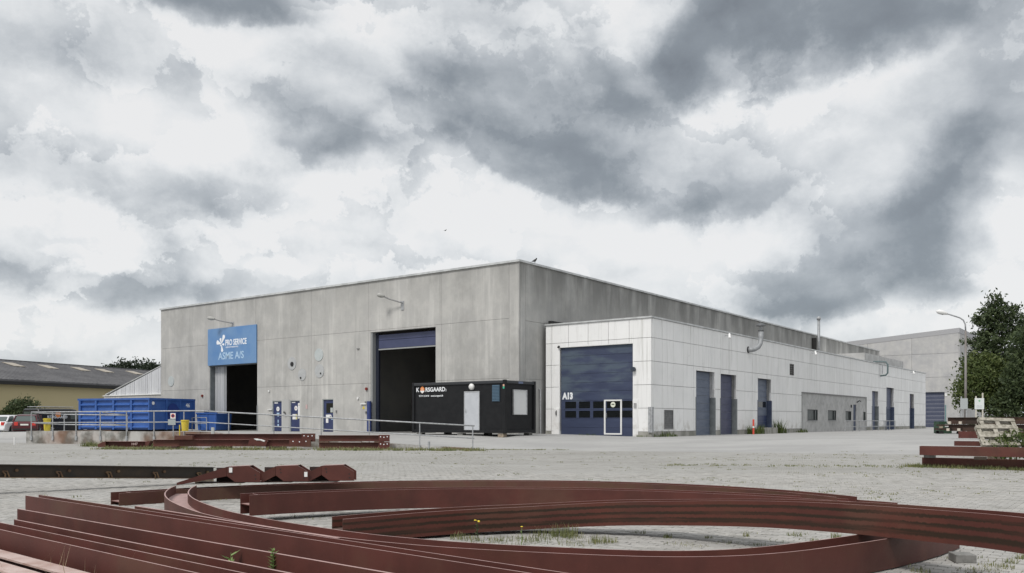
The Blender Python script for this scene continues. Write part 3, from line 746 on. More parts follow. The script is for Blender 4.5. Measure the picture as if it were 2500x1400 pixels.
cells = []; mod = 1.347; k = 0; y = .13
while y < AD - .1:
    y2 = min((k + 1) * mod, AD)
    for p, q in zip(zr, zr[1:]): cells.append((y, y2, p, q))
    y = y2; k += 1
wall_pieces(anx, 'wall_panel', cells, holesS, white_panel, 'y', jw=.022)
m = MB()
for a, b, p, q in cut_rects(-AL, -.0, -.8, .29, [(-6.6, -1.0, -1, .5)]): MB().box(a, b, -.02, .12, p, q).build('plinth', plinth_m, anx)
for a, b, p, q in cut_rects(0.0, AD, -.8, .29, [h[:4] for h in SD] + [GW]): MB().box(-.12, .02, a, b, p, q).build('plinth', plinth_m, anx)
m = MB(); m.box(-AL - .05, .07, -.07, .12, AH - .04, AH + .05); m.box(-.12, .07, .12, AD + .05, AH - .04, AH + .05); m.build('roof_edge', cap_m, anx)
m = MB(); m.box(-AL, -.1, .1, AD, AH - .4, AH - .15); m.build('roof', rooffelt, anx)
m = MB(); m.box(-AL - .02, -AL + .2, .3, 3.2, AH - .2, AH + .28); m.build('roof_gap_shade', black_trim, anx)  # black block added as the shade in the gap beside the hall
# pilasters either side of the front door
m = MB(); m.box(-6.55, -6.02, -.06, .3, -.3, .29); m.box(-6.40, -6.02, -.06, -.005, .29, 1.62); m.box(-1.12, -.80, -.05, -.004, -.3, 2.1)
m.build('door_pilaster', white_panel, anx)
m = MB(); m.box(-6.05, -6.0, .0, .3, 0, 5.2); m.box(-1.14, -1.09, .0, .3, 0, 5.2); m.box(-6.0, -1.14, .0, .3, 5.2, 5.25); m.build('door_reveal', white_paint, anx)
# big A13 sectional door
fd = empty('sectional_door', (0, .14, 0)); fd.parent = anx
zs = [0, .55, .95, 1.40, 1.55, 2.02, 2.55, 3.10, 3.65, 4.2, 4.7, 5.2]
wins = []
for zz0, zz1 in ((1.08, 1.48), (1.62, 2.02)):
    for a, b in ((-5.72, -4.95), (-4.76, -4.0), (-3.80, -3.07), (-2.90, -2.02), (-1.90, -1.16)): wins.append((a, b, zz0, zz1))
for a, b in zip([0, .52, 1.04, 1.56, 2.08, 2.60, 3.12, 3.64, 4.16, 4.68], [.52, 1.04, 1.56, 2.08, 2.60, 3.12, 3.64, 4.16, 4.68, 5.2]):
    m = MB()
    for p, q, r, s_ in cut_rects(-5.99, -1.15, a + .006, b - .006, [(w[0], w[1], w[2], w[3]) for w in wins]):
        m.box(p, q, 0, .05, r, s_)
    m.build('door_section', blue_door_dusty, fd)
for (a, b, p, q) in wins:
    o = MB().box(a, b, .02, .03, p, q).build('window', black_glass, fd)
m = MB(); m.box(-5.98, -1.16, .035, .055, .0, 5.19); m.build('door_backing', M('door_backing_paint', (.02, .025, .05), rough=.6), fd)
wk = empty('wicket_door', (0, 0, 0)); wk.parent = fd
m = MB(); m.box(-3.06, -2.96, -.03, .0, .12, 2.10); m.box(-2.00, -1.90, -.03, .0, .12, 2.10); m.box(-2.96, -2.0, -.03, .0, 2.02, 2.10); m.box(-2.96, -2.0, -.03, .0, .12, .20); m.build('frame', white_paint, wk)
m = MB(); m.tube([(-2.92, -.03, 1.12), (-2.92, -.08, 1.12), (-2.92, -.08, 1.30)], .02, 6); m.box(-2.96, -2.89, -.035, -.0, 1.05, 1.35); m.build('handle', alu, wk)
o = MB().cyl((-2.48, .0, 1.82), (-2.48, -.012, 1.82), .155, 24).build('round_notice', M('cream_notice', (.72, .74, .62), rough=.6), wk)
MB().box(-2.57, -2.39, -.016, -.012, 1.80, 1.86).build('notice_print', M('dark_print', (.1, .11, .08), rough=.6), wk)
text('door_number', 'A13', .50, lettering, fd, (-5.88, -.003, 2.19), rx, width=.74, bold=.03)
m = MB(); m.box(-1.04, -.88, -.09, -.052, 1.62, 1.88); m.build('number_plate', M('weathered_number_plate', (.22, .22, .22), (.4, .4, .4), scale=18, rough=.6), anx)
m = MB(); m.tube([(-1.05, -.05, 3.76), (-1.05, -.2, 3.76)], .13, 12); m.build('siren', M('dark_siren', (.03, .04, .06), rough=.5), anx)
MB().tube([(-6.2, -.02, 1.5), (-6.2, -.1, 1.42), (-6.2, -.1, 1.25)], .05, 8).build('tap', louvre_m, anx)
MB().tube([(-6.03, -.03, 5.28), (-6.03, -.14, 5.22)], .06, 8).build('small_lamp', black_trim, anx)
MB().box(-.14, .0, -.10, -.012, .26, 1.66).build('pipe_guard', galv, anx); MB().box(.008, .09, -.10, .12, .26, 1.66).build('pipe_guard', galv, anx)
# vent grille low on the side
lv = empty('vent_grille', (0, 1.53, .42)); lv.parent = anx
MB().box(-.10, -.06, 0, 1.13, 0, 1.10).build('back_plate', black_trim, lv)
m = MB(); m.box(-.04, .03, 0, .05, 0, 1.1); m.box(-.04, .03, 1.08, 1.13, 0, 1.1); m.box(-.04, .03, .05, 1.08, 1.05, 1.1); m.box(-.04, .03, .05, 1.08, 0, .05); m.build('frame', louvre_m, lv)
for k in range(10): MB().hexa([(.0, .05, .06 + k * .1), (.02, .05, .05 + k * .1), (.02, 1.08, .05 + k * .1), (.0, 1.08, .06 + k * .1), (-.05, .05, .15 + k * .1), (-.04, .05, .155 + k * .1), (-.04, 1.08, .155 + k * .1), (-.05, 1.08, .15 + k * .1)]).build('louvre_slat', louvre_m, lv)
hv = empty('high_vent', (0, 22.33, 4.36)); hv.parent = anx
MB().box(-.12, -.05, 0, .92, 0, .86).build('back_plate', M('rusty_vent_back', (.06, .05, .04), rough=.8), hv)
m = MB()
for k in range(6): m.box(-.04, .02, 0, .92, k * .16, k * .16 + .03)
for k in range(3): m.box(-.045, .015, .0 + k * .44, .04 + k * .44, 0, .86)
m.build('grille', louvre_m, hv)
# side doors
for idx, (a, b, z0, z1, dep, sty) in enumerate(SD):
    d = empty('side_door', (0, a, 0)); d.parent = anx; w = b - a; z0 = max(z0, 0)
    leafm = [blue_door_pale, M('slate_blue_door', (.065, .072, .125), (.08, .088, .145), scale=1.5, rough=.5), blue_door_pale, M('grey_blue_door', (.12, .14, .21), rough=.5), M('slate_door_upper', (.075, .09, .15), rough=.5), M('plum_blue_door', (.07, .07, .13), rough=.5)][idx]
    nz = 8; h = (z1 - .02 - z0) / nz
    for k in range(nz):
        mt = leafm
        if idx == 2 and k <= 1: mt = blue_door
        if idx >= 4 and k < 4: mt = dado_blue
        MB().box(-dep - .05, -dep, .02, w - .02, z0 + .02 + k * h, z0 + .02 + (k + 1) * h - .012).build('door_section', mt, d)
    MB().box(-dep - .06, -dep - .045, .0, w, z0, z1).build('door_backing', joint_dark, d)
    # reveals: near jamb, far jamb, lintel; a darker dado guards the lower part
    m = MB(); m.box(-dep, .012, -.06, .0, 2.35, z1); m.box(-dep, .012, w, w + .05, 2.35, z1); m.box(-dep, .012, -.06, w + .05, z1, z1 + .06); m.build('reveal', white_panel, d)
    m = MB(); m.box(-dep, .022, -.07, .004, -.3, 2.34); m.build('jamb_guard', dado_grey if idx in (0, 1, 3) else dado_blue, d); MB().box(-dep, .025, w - .004, w + .16, -.3, 2.34).build('jamb_guard', dado_grey if idx in (0, 1, 3) else dado_blue, d)
    if idx == 2:
        MB().box(-dep, -dep + .01, .2, w - .2, 1.86, 2.26).build('window', black_glass, d); MB().box(-.6, .5, .0, w, -.5, .42).build('threshold', plinth_m, d)
    if idx in (0, 1): MB().box(-dep - .01, .03, 0, w, -.3, .03).build('threshold', seal, d)
text('door_letter', 'S', .55, lettering, anx, (-.29, 5.78, 2.3), (rad(90), 0, rad(90)), bold=.01)
# office part: grey rendered infill with windows
ow = empty('office_wall', (0, GW[0], 0)); ow.parent = anx
GWIN = [(1.48, 4.08, .93, 1.81), (6.83, 9.16, .95, 1.80), (11.99, 13.8, .94, 1.77), (17.75, 18.6, .94, 1.75)]
GDOOR = (14.46, 15.45, 0, 2.39)
W_ = GW[1] - GW[0]
m = MB()
for p, q, r, s_ in cut_rects(.06, W_ - .06, -.6, 3.07, GWIN + [GDOOR]): m.box(-.115, -.02, p, q, r, s_)
m.build('render_coat', render_grey, ow)
m = MB(); m.box(-.11, .03, 0, .06, -.5, 3.13); m.box(-.11, .03, W_ - .06, W_, -.5, 3.13); m.box(-.11, .05, -.02, W_ + .02, 3.07, 3.16); m.build('trim_frame', louvre_m, ow)
for (a, b, p, q) in GWIN:
    wd = empty('window', (0, a, p)); wd.parent = ow; ww = b - a; hh = q - p
    MB().box(-.10, -.085, .04, ww - .04, .04, hh - .04).build('pane', glass_refl, wd)
    m = MB(); m.box(-.10, -.03, 0, .05, 0, hh); m.box(-.10, -.03, ww - .05, ww, 0, hh); m.box(-.10, -.03, .05, ww - .05, hh - .05, hh); m.box(-.10, -.03, .05, ww - .05, 0, .05)
    if ww > 1.5: m.box(-.10, -.03, ww * .72, ww * .72 + .06, .05, hh - .05)
    m.build('frame', dark_steel, wd); MB().box(-.10, .03, -.05, ww + .05, -.05, -.003).build('sill', seal, wd)
m = MB(); m.box(-.11, -.09, GDOOR[0], GDOOR[1], 0, 2.39); m.build('door_leaf', dado_blue, ow)
m = MB(); m.tube([(-.02, 15.6, 2.6), (.2, 15.6, 2.75), (.3, 15.75, 2.7)], .05, 6); m.box(-.02, .06, 13.6, 13.75, 2.1, 2.35); m.build('lamp', dark_steel, ow)
# annex roof-edge floodlights
for y in (9.98, 27.36, 62.16):
    l = empty('flood_light', tuple(annx(.05, y, 6.35)), FROT, {9.98: 'white flood light under the annex roof edge left of the bent duct', 27.36: 'white flood light below the tall flue on the annex edge', 62.16: 'farthest white flood light near the far end of annex'}[y], 'lamp', 'flood lights along the annex roof edge')
    m = MB(); m.tube([(0, 0, 0), (.35, -.05, -.02)], .03, 6); m.build('arm', galv, l)
    m = MB(); a = Vector((.28, .05, .08)); b = Vector((.46, -.32, -.22)); m.tube([a, b], .075, 10); m.build('lamp_head', white_paint, l)
# bent ventilation duct
du = empty('bent_duct', tuple(annx(.0, 14.07, 5.72)), FROT, 'bent grey ventilation duct with rain cap on the annex wall', 'duct')
m = MB(); m.tube([(-.02, -.05, .0), (.10, -.02, -.02), (.35, .15, .02), (.52, .42, .18), (.60, .62, .45), (.62, .70, .8), (.62, .70, 1.28)], .165, 16); m.build('elbow', M('grey_duct_metal', (.33, .34, .35), (.25, .26, .27), scale=5, rough=.6, metal=.1), du, smooth=True)
m = MB(); m.tube([(.62, .70, 1.28), (.62, .70, 1.34)], .19, 16); m.tube([(.62, .70, 1.60), (.62, .70, 1.63), (.62, .70, 1.70), (.62, .70, 1.85)], [.12, .33, .31, .06], 16); m.build('rain_cap', M('dark_duct_cap', (.09, .095, .1), rough=.5), du)
m = MB(); m.cyl((.62, .70, 1.3), (.62, .70, 1.66), .09, 10); m.build('neck', galv, du)
m = MB(); m.tube([(-.03, -.05, 0), (.05, -.04, 0)], .22, 16); m.build('wall_collar', dark_steel, du)
# duct at the step of the annex
d2 = empty('wall_duct', tuple(annx(.05, 48.9, 5.4)), FROT, 'greenish grey box duct hooked over the annex roof edge', 'duct')
m = MB(); m.tube([(.0, 0, .0), (.5, 0, .05), (.68, 0, .25), (.70, 0, 1.1), (.5, 0, 1.38), (.0, 0, 1.42), (-.6, -.3, 1.42)], .085, 10); m.build('pipe', M('green_grey_duct', (.11, .15, .155), rough=.5), d2, smooth=True)
m = MB(); m.box(.15, .22, -.1, .1, .2, 1.1); m.build('bracket', galv, d2)
# low roof box on the far annex
rb = empty('roof_canopy', tuple(annx(-7.5, 51, 6.7)), FROT, 'low pale grey plant housing on the far annex roof', 'roof structure')
MB().box(0, 5.5, 0, 17, .30, 1.25).build('fascia', M('pale_fascia', (.55, .55, .54), (.45, .45, .44), scale=1.2, rough=.8), rb)
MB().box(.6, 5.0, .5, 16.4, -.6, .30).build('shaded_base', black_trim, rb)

# ------------------------------------------------------------------ second grey hall behind
G0 = Vector((61.8, 120, .5))
gh = empty('grey_hall', G0, FROT, 'tall light grey hall with sloping roof line behind the annex end', 'building')
def gh_top(x): return 13.85 + x * .075
m = MB(); m.prism([(-48, .13, -1), (-6.1, .13, -1), (-6.1, .13, 5.05), (-1.75, .13, 5.05), (-1.75, .13, -1), (0, .13, -1), (0, .13, gh_top(0)), (-48, .13, gh_top(-48))], (0, .3, 0))
m.prism([(-.3, .44, -1), (-.02, .44, -1), (-.02, .44, 13.80), (-.3, .44, 13.80)], (0, 60, 0)); m.build('wall_core', joint_dark, gh)
xg = [-48, -42, -36, -30, -24, -18, -12, -6, 0]
for a, b in zip(xg, xg[1:]):
    for p, q in ((-1, 7.1), (7.1, 10.4), (10.4, None)):
        for r in cut_rects(a + .015, b - .015, p + .015, (q or 13) - .015 if q else 99, [(-6.1, -1.75, -1, 5.05)]):
            x0, x1, z0, z1 = r
            t0 = gh_top(x0) - .7 if z1 > 50 else z1; t1 = gh_top(x1) - .7 if z1 > 50 else z1
            if t0 <= z0 + .05: continue
            MB().prism([(x0, .12, z0), (x1, .12, z0), (x1, .12, t1), (x0, .12, t0)], (0, -.12 - R.uniform(0, .01), 0)).build('wall_panel', concG, gh)
for k in range(10):
    for p, q in ((-1, 7.1), (7.1, 13.1)): MB().box(-.01, .12 + R.uniform(0, .01), .02 + k * 6, 5.99 + k * 6, p + .015, q - .015).build('wall_panel', concG, gh)
m = MB(); m.prism([(-48, .1, gh_top(-48) - .68), (-48, .1, gh_top(-48)), (.13, .1, gh_top(0) + .01), (.13, .1, gh_top(0) - .67)], (0, -.13, 0)); m.box(0, .14, .1, 60, 13.13, 13.85); m.build('fascia', M('grey_hall_fascia', (.36, .36, .37), rough=.7), gh)
m = MB(); m.prism([(-48, .14, gh_top(-48) - .3), (-.1, .14, gh_top(0) - .3), (-.1, .14, gh_top(0) - .1), (-48, .14, gh_top(-48) - .1)], (0, 60, 0)); m.build('roof', rooffelt, gh)
gd = empty('roller_door', (0, 0, 0)); gd.parent = gh
for k in range(9): MB().box(-6.08, -1.78, .28, .34, k * .56, k * .56 + .545).build('door_slat', M('grey_navy_roller', (.060, .070, .115), (.075, .085, .13), scale=1, rough=.5), gd)
MB().box(-1.72, -1.45, -.05, -.01, 4.4, 4.8).build('lamp', white_paint, gh)
MB().box(-1.70, -1.55, -.04, -.01, 0, 3.2).build('downpipe', M('teal_pipe', (.12, .22, .23), rough=.5), gh)

# ------------------------------------------------------------------ tan warehouse on the left
T0 = Vector((-47.2, 80, .4)); tang = math.atan2(.935, .354)
tw = empty('tan_warehouse', T0, tang, 'long tan walled warehouse with dark grey pitched roof at far left', 'building')
# local x runs away along the wall, local y points away from the camera side (left)
MB().box(-40, 45, 0, .3, -1.2, 4.55).build('wall', tan_wall, tw)
MB().box(44.7, 45, .3, 20, -1.2, 4.5).build('end_wall', tan_wall, tw)
def roofq(x0, x1, o=0.): return [(x0, -.5, 4.75 + o), (x1, -.5, 4.75 + o), (x1, 9.6, 7.25 + o), (x0, 9.6, 7.25 + o)]
rf = MB().prism(roofq(-41, 46), (0, 0, .18)).build('roof', roof_eternit, tw)
MB().prism([(-41, 9.6, 7.25), (46, 9.6, 7.25), (46, 19.7, 4.75), (-41, 19.7, 4.75)], (0, 0, .18)).build('roof', roof_eternit, tw)
for k in range(84): MB()
m = MB()
for k in range(150): m.prism([(-41 + k * .58, -.52, 4.93), (-41 + k * .58 + .12, -.52, 4.93), (-41 + k * .58 + .12, 9.55, 7.43), (-41 + k * .58, 9.55, 7.43)], (0, 0, .035))
o = m.build('roof_corrugation', roof_eternit, rf); o['kind'] = 'stuff'
MB().box(-41, 46, -.55, -.12, 4.45, 4.76).build('eave', black_trim, tw)
MB().box(-41, 46, 9.45, 9.75, 7.40, 7.52).build('ridge', roof_eternit, tw)
for px_ in (-60, 30, 115, 194, 252, 326, 380):
    u_ = (px_ - 1250) / 2117; ox, oy = -47.2 - .935 * 7.2, 80 + .354 * 7.2; x = (u_ * oy - ox) / (.354 - u_ * .935) - .6
    MB().prism([(x, 6.2, 6.64), (x + 1.25, 6.2, 6.64), (x + 1.25, 7.9, 7.06), (x, 7.9, 7.06)], (0, 0, .05)).build('roof_light', rooflight, rf)

# ------------------------------------------------------------------ retaining wall and railing
rw = empty('retaining_wall', (RP2.x, RP2.y, 0), math.atan2(RE.y, RE.x), 'low stained concrete retaining wall carrying the ramp behind the red beams', 'wall')
segs = [(-26.45, -21), (-21, -15), (-15, -9.5), (-9.5, -4.5), (-4.5, 0)]
for a, b in segs:
    p = [(a + .01, -.12), (b - .01, -.12), (b - .01, .16), (a + .01, .16)]
    MB().hexa([(x, y, -.1) for x, y in p] + [(x, y, ramp_z(x) + .03) for x, y in p]).build('wall_section', wall_old, rw)
MB().box(-26.45, -26.2, .17, 6, -.1, .91).build('end_wall', wall_old, rw)
rl = empty('ramp_railing', (RP2.x, RP2.y, 0), math.atan2(RE.y, RE.x), 'long galvanised two-rail railing sloping down along the ramp edge', 'railing')
def rail_z(l): return interp(l, [(-26.3, 1.95), (-15, 1.99), (0, 1.24)])
pl_ = []
for px in (82, 134, 191, 250, 314, 381, 454, 563, 673, 788, 905, 1028, 1157):
    u = (px - 1250) / 2117; t = (u * RP2.y - RP2.x) / (RE.x - u * RE.y); pl_.append(t)
for dz, r in ((0, .034), (-.58, .026)):
    MB().tube([(l, -.16, rail_z(l) + dz) for l in [pl_[0]] + [x for x in (-24, -20, -15.3, -14.7, -10, -5) ] + [pl_[-1] + .08]], r, 8).build('rail', galv, rl, smooth=True)
for l in pl_:
    m = MB(); zb = ramp_z(l) - .45 if l < -2 else .1
    if l < -2: m.tube([(l, -.16, zb), (l, -.16, rail_z(l) - .02)], .028, 8); m.box(l - .06, l + .06, -.19, -.12, zb - .02, zb + .22)
    else: m.tube([(l, -.16, .1), (l, -.16, rail_z(l) - .02)], .03, 8)
    m.build('post', galv, rl)
r2 = empty('short_railing', (RP2.x, RP2.y, 0), math.atan2(RE.y, RE.x), 'short galvanised return railing behind the left end of the ramp', 'railing')
for z in (1.84, 1.26): MB().tube([(-26.3, .3, z + .08), (-25.5, 1.6, z), (-22.0, 2.6, z - .05), (-21.6, .3, z + .08)], .03, 8).build('rail', galv, r2)
for x, y in ((-25.5, 1.6), (-22.0, 2.6)): MB().tube([(x, y, .85), (x, y, 1.82)], .03, 8).build('post', galv, r2)
r3 = empty('gateway_railing', tuple(hall(-28.4, -2.0, 0)), FROT, 'small galvanised hoop railing in front of the left gateway', 'railing')
for z in (.55, 1.0): MB().tube([(-.9, 0, z), (.95, 0, z)], .025, 8).build('rail', galv, r3)
for x in (-.9, .95): MB().tube([(x, 0, -.05), (x, 0, 1.0)], .03, 8).build('post', galv, r3)
r4 = empty('office_railing', tuple(annx(1.6, 31.1, -.1)), FROT, 'grey metal railing in front of the small office windows', 'railing')
for z in (.5, 1.0): MB().tube([(0, 0, z), (0, 17, z)], .03, 6).build('rail', galv, r4)
for k in range(9): MB().tube([(0, k * 2.125, 0), (0, k * 2.125, 1.0)], .035, 6).build('post', galv, r4)
for k in range(6): MB().tube([(0, 13.2 + k * .6, .05), (0, 13.2 + k * .6, 1.0)], .03, 6).build('baluster', dado_blue, r4)

# ------------------------------------------------------------------ black site cabin
CBL, CBW, CBH = 6.45, 2.72, 2.72
cb = empty('site_cabin', (-.355, 44.2, .84), FROT, 'black portable site cabin lettered KORSGAARD with pale grey door', 'cabin')
MB().box(-CBL + .08, -.08, .06, CBW - .06, .10, CBH - .12).build('shell', cabin_black, cb)
m = MB(); m.box(-CBL + .1, -.1, .0, .12, 0, .16); m.box(-CBL + .1, -.1, CBW - .12, CBW, 0, .16); m.box(-.12, -.0, .15, CBW - .15, 0, .16); m.box(-CBL, -CBL + .12, .15, CBW - .15, 0, .16); bevel(m.build('base_frame', cabin_black, cb))
m = MB(); m.box(-CBL + .1, -.1, -.01, .12, CBH - .17, CBH - .01); m.box(-CBL + .1, -.1, CBW - .12, CBW + .01, CBH - .17, CBH - .01); m.box(-.12, .01, .15, CBW - .15, CBH - .17, CBH - .01); m.box(-CBL - .01, -CBL + .12, .15, CBW - .15, CBH - .17, CBH - .01)
bevel(m.build('roof_frame', M('cabin_roof_frame', (.028, .03, .034), rough=.4), cb), .03)
MB().box(-CBL + .1, -.1, .1, CBW - .1, CBH - .12, CBH - .04).build('roof', cabin_black, cb)
for x in (-CBL, -.15):
    for y in (0, CBW - .15): bevel(MB().box(x - .01, x + .16, y - .01, y + .16, -.02, CBH + .02).build('corner_post', cabin_black, cb), .015)
for x in (-CBL + .3, -CBL / 2, -.5):
    MB().box(x, x + .35, .05, .35, -.28, -.02).build('support_block', timber if x > -1 else block_m, cb)
    MB().box(x, x + .35, CBW - .4, CBW - .1, -.28, -.02).build('support_block', block_m, cb)
dr = empty('door', (-2.72, 0, .14)); dr.parent = cb       # pale door
MB().box(.04, 1.0, .015, .055, .03, 2.0).build('leaf', cabin_grey, dr)
m = MB(); m.box(0, .04, .0, .058, 0, 2.04); m.box(1.0, 1.04, .0, .058, 0, 2.04); m.box(.04, 1.0, .0, .058, 2.0, 2.04); m.box(.04, 1.0, .0, .058, 0, .03); m.build('frame', alu, dr)
m = MB(); m.tube([(.10, .01, 1.02), (.10, -.05, 1.02), (.22, -.05, 1.02)], .013, 6); m.box(.07, .13, .005, .015, .9, 1.12); m.build('handle', alu, dr)
MB().tube([(-2.20, .06, 2.42), (-2.20, -.03, 2.42), (-2.20, -.09, 2.42), (-2.20, -.12, 2.42)], [.17, .17, .13, .05], 20).build('round_lamp', M('opal_lamp_glass', (.72, .72, .70), rough=.35), cb, smooth=True)
sh = empty('shuttered_window', (-.86, 0, 1.62)); sh.parent = cb
MB().box(0, .50, .02, .055, 0, .86).build('back_plate', M('dark_teal_shutter', (.03, .06, .09), rough=.5), sh)
for k in range(11): MB().hexa([(.03, .0, .04 + k * .075), (.47, .0, .04 + k * .075), (.47, .0, .05 + k * .075), (.03, .0, .05 + k * .075), (.03, .02, .09 + k * .075), (.47, .02, .09 + k * .075), (.47, .02, .10 + k * .075), (.03, .02, .10 + k * .075)]).build('shutter_slat', M('slate_shutter', (.05, .10, .15), rough=.45), sh)
MB().box(.005, .012, 0, 0, 0, 0) if False else None
MB().box(-.13, -.03, -.018, -.011, 2.40, 2.50).build('sticker', M('peach_sticker', (.65, .38, .28), rough=.6), cb); MB().box(-.13, -.03, -.018, -.011, 2.28, 2.39).build('sticker', green_m, cb)
ew = empty('end_window', (.0, .72, .95)); ew.parent = cb
MB().box(-.06, -.03, .04, 1.16, .03, 1.27).build('roller_shutter', white_paint, ew)
for k in range(13): MB().box(-.03, -.015, .05, 1.15, .05 + k * .093, .05 + k * .093 + .08).build('shutter_slat', M('white_shutter_slat', (.70, .71, .71), rough=.5), ew)
m = MB(); m.box(-.06, .02, 0, .05, 0, 1.30); m.box(-.06, .02, 1.15, 1.20, 0, 1.30); m.box(-.06, .02, .05, 1.15, 1.25, 1.30); m.box(-.06, .02, .05, 1.15, 0, .04); m.build('frame', alu, ew)
MB().box(-.01, .02, 1.15, 1.55, CBH - .15, CBH - .04).build('maker_plate', M('blue_grey_plate', (.12, .15, .24), rough=.5), cb)
text('lettering', 'K', .32, lettering, cb, (-6.20, .055, 2.23), rx, width=.22, bold=.008)
text('lettering', 'RSGAARD', .32, lettering, cb, (-5.52, .055, 2.23), rx, width=1.42, bold=.008)
text('lettering', 'A/S', .10, lettering, cb, (-4.06, .055, 2.36), (rad(90), rad(90), 0))
text('lettering', 'Tlf. 97 12 24 90    www.korsgaard.dk', .13, lettering, cb, (-6.0, .055, 1.95), rx, width=1.78, bold=.002)
def hexa_emblem(parent, x, y, z, r, ax='x'):
    m = MB(); m.prism([(x + r * .82 * math.cos(rad(a)), y, z + r * math.sin(rad(a))) for a in (30, 90, 150, 210, 270, 330)], (0, -.004, 0)); m.build('emblem', orange_m, parent)
    m = MB(); m.prism([(x + r * .82 * math.cos(rad(a)), y - .005, z + r * math.sin(rad(a)) * .96) for a in (192, 210, 270, 330, 348)], (0, -.003, 0)); m.build('emblem_base', white_paint, parent)
    m = MB(); m.prism([(x - r * .35, y - .009, z + r * .1), (x + r * .35, y - .009, z + r * .1), (x + r * .35, y - .009, z + r * .35), (x - r * .35, y - .009, z + r * .35)], (0, -.002, 0)); m.build('emblem_mark', M('pale_orange_mark', (.8, .55, .4), rough=.5), parent)
hexa_emblem(cb, -5.74, .058, 2.33, .20)

# ------------------------------------------------------------------ blue roll-off container, skip, bins, signs
bcB = Vector((-25.9, 62, 0)); bcA = Vector((-32.3, 64.7, 0)); bcC = Vector((-23.97, 66, 0))
bdir = (bcA - bcB).normalized(); brot = math.atan2(-bdir.y, -bdir.x); bl = (bcA - bcB).length; bw = (bcC - bcB).length
bc = empty('waste_container', (bcB.x, bcB.y, .62), brot, 'large blue steel roll-off container numbered 46 behind the railing', 'container')
BH = 2.36
m = MB(); m.box(-bl, 0, .06, .10, .25, BH); m.box(-.1, -.06, .1, bw, .25, BH); m.box(-bl, -bl + .06, .1, bw, .25, BH); m.box(-bl, 0, bw - .06, bw, .25, BH); m.box(-bl + .06, -.1, .1, bw - .06, .22, .3); m.build('shell', skip_blue, bc)
m = MB(); m.box(-bl - .08, .05, -.08, .10, BH, BH + .14); m.box(-.10, .05, .10, bw, BH, BH + .14); m.box(-bl - .08, -bl + .1, .1, bw, BH, BH + .14); m.box(-bl + .1, -.1, bw - .08, bw, BH, BH + .14); m.build('top_rail', skip_blue, bc)
for k in range(5):
    x = -bl + k * bl / 4; MB().box(x - (.0 if k == 0 else .09), x + (.0 if k == 4 else .09) + (.12 if k == 0 else 0), -.06, .06, .22, BH - .001).build('side_post', skip_blue, bc)
for zc in (.42, 1.02, 1.45, 2.05):
    for k in range(4):
        x0 = -bl + k * bl / 4 + .13; x1 = -bl + (k + 1) * bl / 4 - .11
        MB().prism([(x0, .06, zc - .14), (x0, -.085, zc - .06), (x0, -.085, zc - .03), (x0, .06, zc + .09)], (x1 - x0, 0, 0)).build('side_rib', skip_blue, bc)
for y in (.05, bw * .34, bw * .64, bw - .15): MB().box(-.06, .04, y, y + .13, .2, BH - .001).build('end_post', skip_blue, bc)
m = MB(); m.tube([(.0, bw * .50, 1.62), (.03, bw * .50, 1.62)], .52, 24); m.build('port_cover', M('deep_blue_port', (.02, .045, .2), rough=.4), bc)
MB().box(-.055, -.03, bw * .36, bw * .62, .5, 1.3).build('hatch', M('deep_blue_port', (.02, .045, .2)), bc)
text('number', '46', .42, lettering, bc, (-.05, bw * .80, 1.88), (rad(90), 0, rad(90)), bold=.012)
MB().cyl((.0, .28, 2.12), (.05, .28, 2.12), .12, 14).build('round_plate', white_paint, bc)
m = MB(); m.box(-bl + .4, -.3, .8, 1.0, -.02, .22); m.box(-bl + .4, -.3, bw - 1.0, bw - .8, -.02, .22); m.build('skid_rail', dark_steel, bc)
sk = empty('small_skip', tuple(Vector((-23.75, 65.6, .66))), brot + .12, 'low blue steel skip right of the big blue container', 'skip')
m = MB(); m.hexa([(.0, 0, .15), (3.1, 0, .15), (3.1, 1.8, .15), (0, 1.8, .15), (-.2, -.1, 1.42), (1.62, -.1, 1.38), (1.62, 1.9, 1.38), (-.2, 1.9, 1.42)]) if False else m.hexa([(0, 0, .12), (1.62, 0, .12), (1.62, 1.8, .12), (0, 1.8, .12), (-.1, -.06, 1.42), (1.66, -.06, 1.36), (1.66, 1.86, 1.36), (-.1, 1.86, 1.42)]); m.build('shell', skip_blue, sk)
m = MB(); m.box(-.14, 1.72, -.12, -.04, 1.34, 1.44); m.build('rim', skip_blue, sk)
for x in (.1, .8, 1.5): MB().box(x, x + .1, -.10, -.03, .1, 1.3).build('side_post', skip_blue, sk)
MB().box(.1, 1.5, .2, 1.6, -.03, .12).build('skid_rail', dark_steel, sk)
# rubble heap behind the skip at the gateway edge
def yellow_bin(loc, h, r, label):
    e = empty('yellow_bin', loc, 0, label, 'bin', 'yellow bins by the railing')
    MB().tube([(0, 0, 0), (0, 0, h * .9), (0, 0, h * .91), (0, 0, h)], [r * .84, r * 1.0, r * 1.12, r * 1.12], 16).build('body', yellow_m, e, smooth=False)
    MB().tube([(0, 0, h), (0, 0, h + .02)], r * .95, 16).build('lid', M('yellow_lid', (.5, .4, .05), rough=.5), e)
    return e
yellow_bin((-26.35, 49.15, .88), .72, .19, 'yellow bin at the left end of the railing')
e = yellow_bin((-15.8, 41.9, .98), .52, .18, 'yellow bin on a thin yellow post by the no-stopping sign')
MB().tube([(-.24, -.05, -.98 + .1), (-.24, -.05, .3)], .03, 6).build('post', yellow_m, e)
ns = empty('no_stopping_sign', (-17.2, 43.9, .7), 0, 'small white sign with a round red and dark no-stopping disc', 'sign')
MB().box(-.10, .16, .0, .02, .88, 1.16).build('sign_board', white_paint, ns)
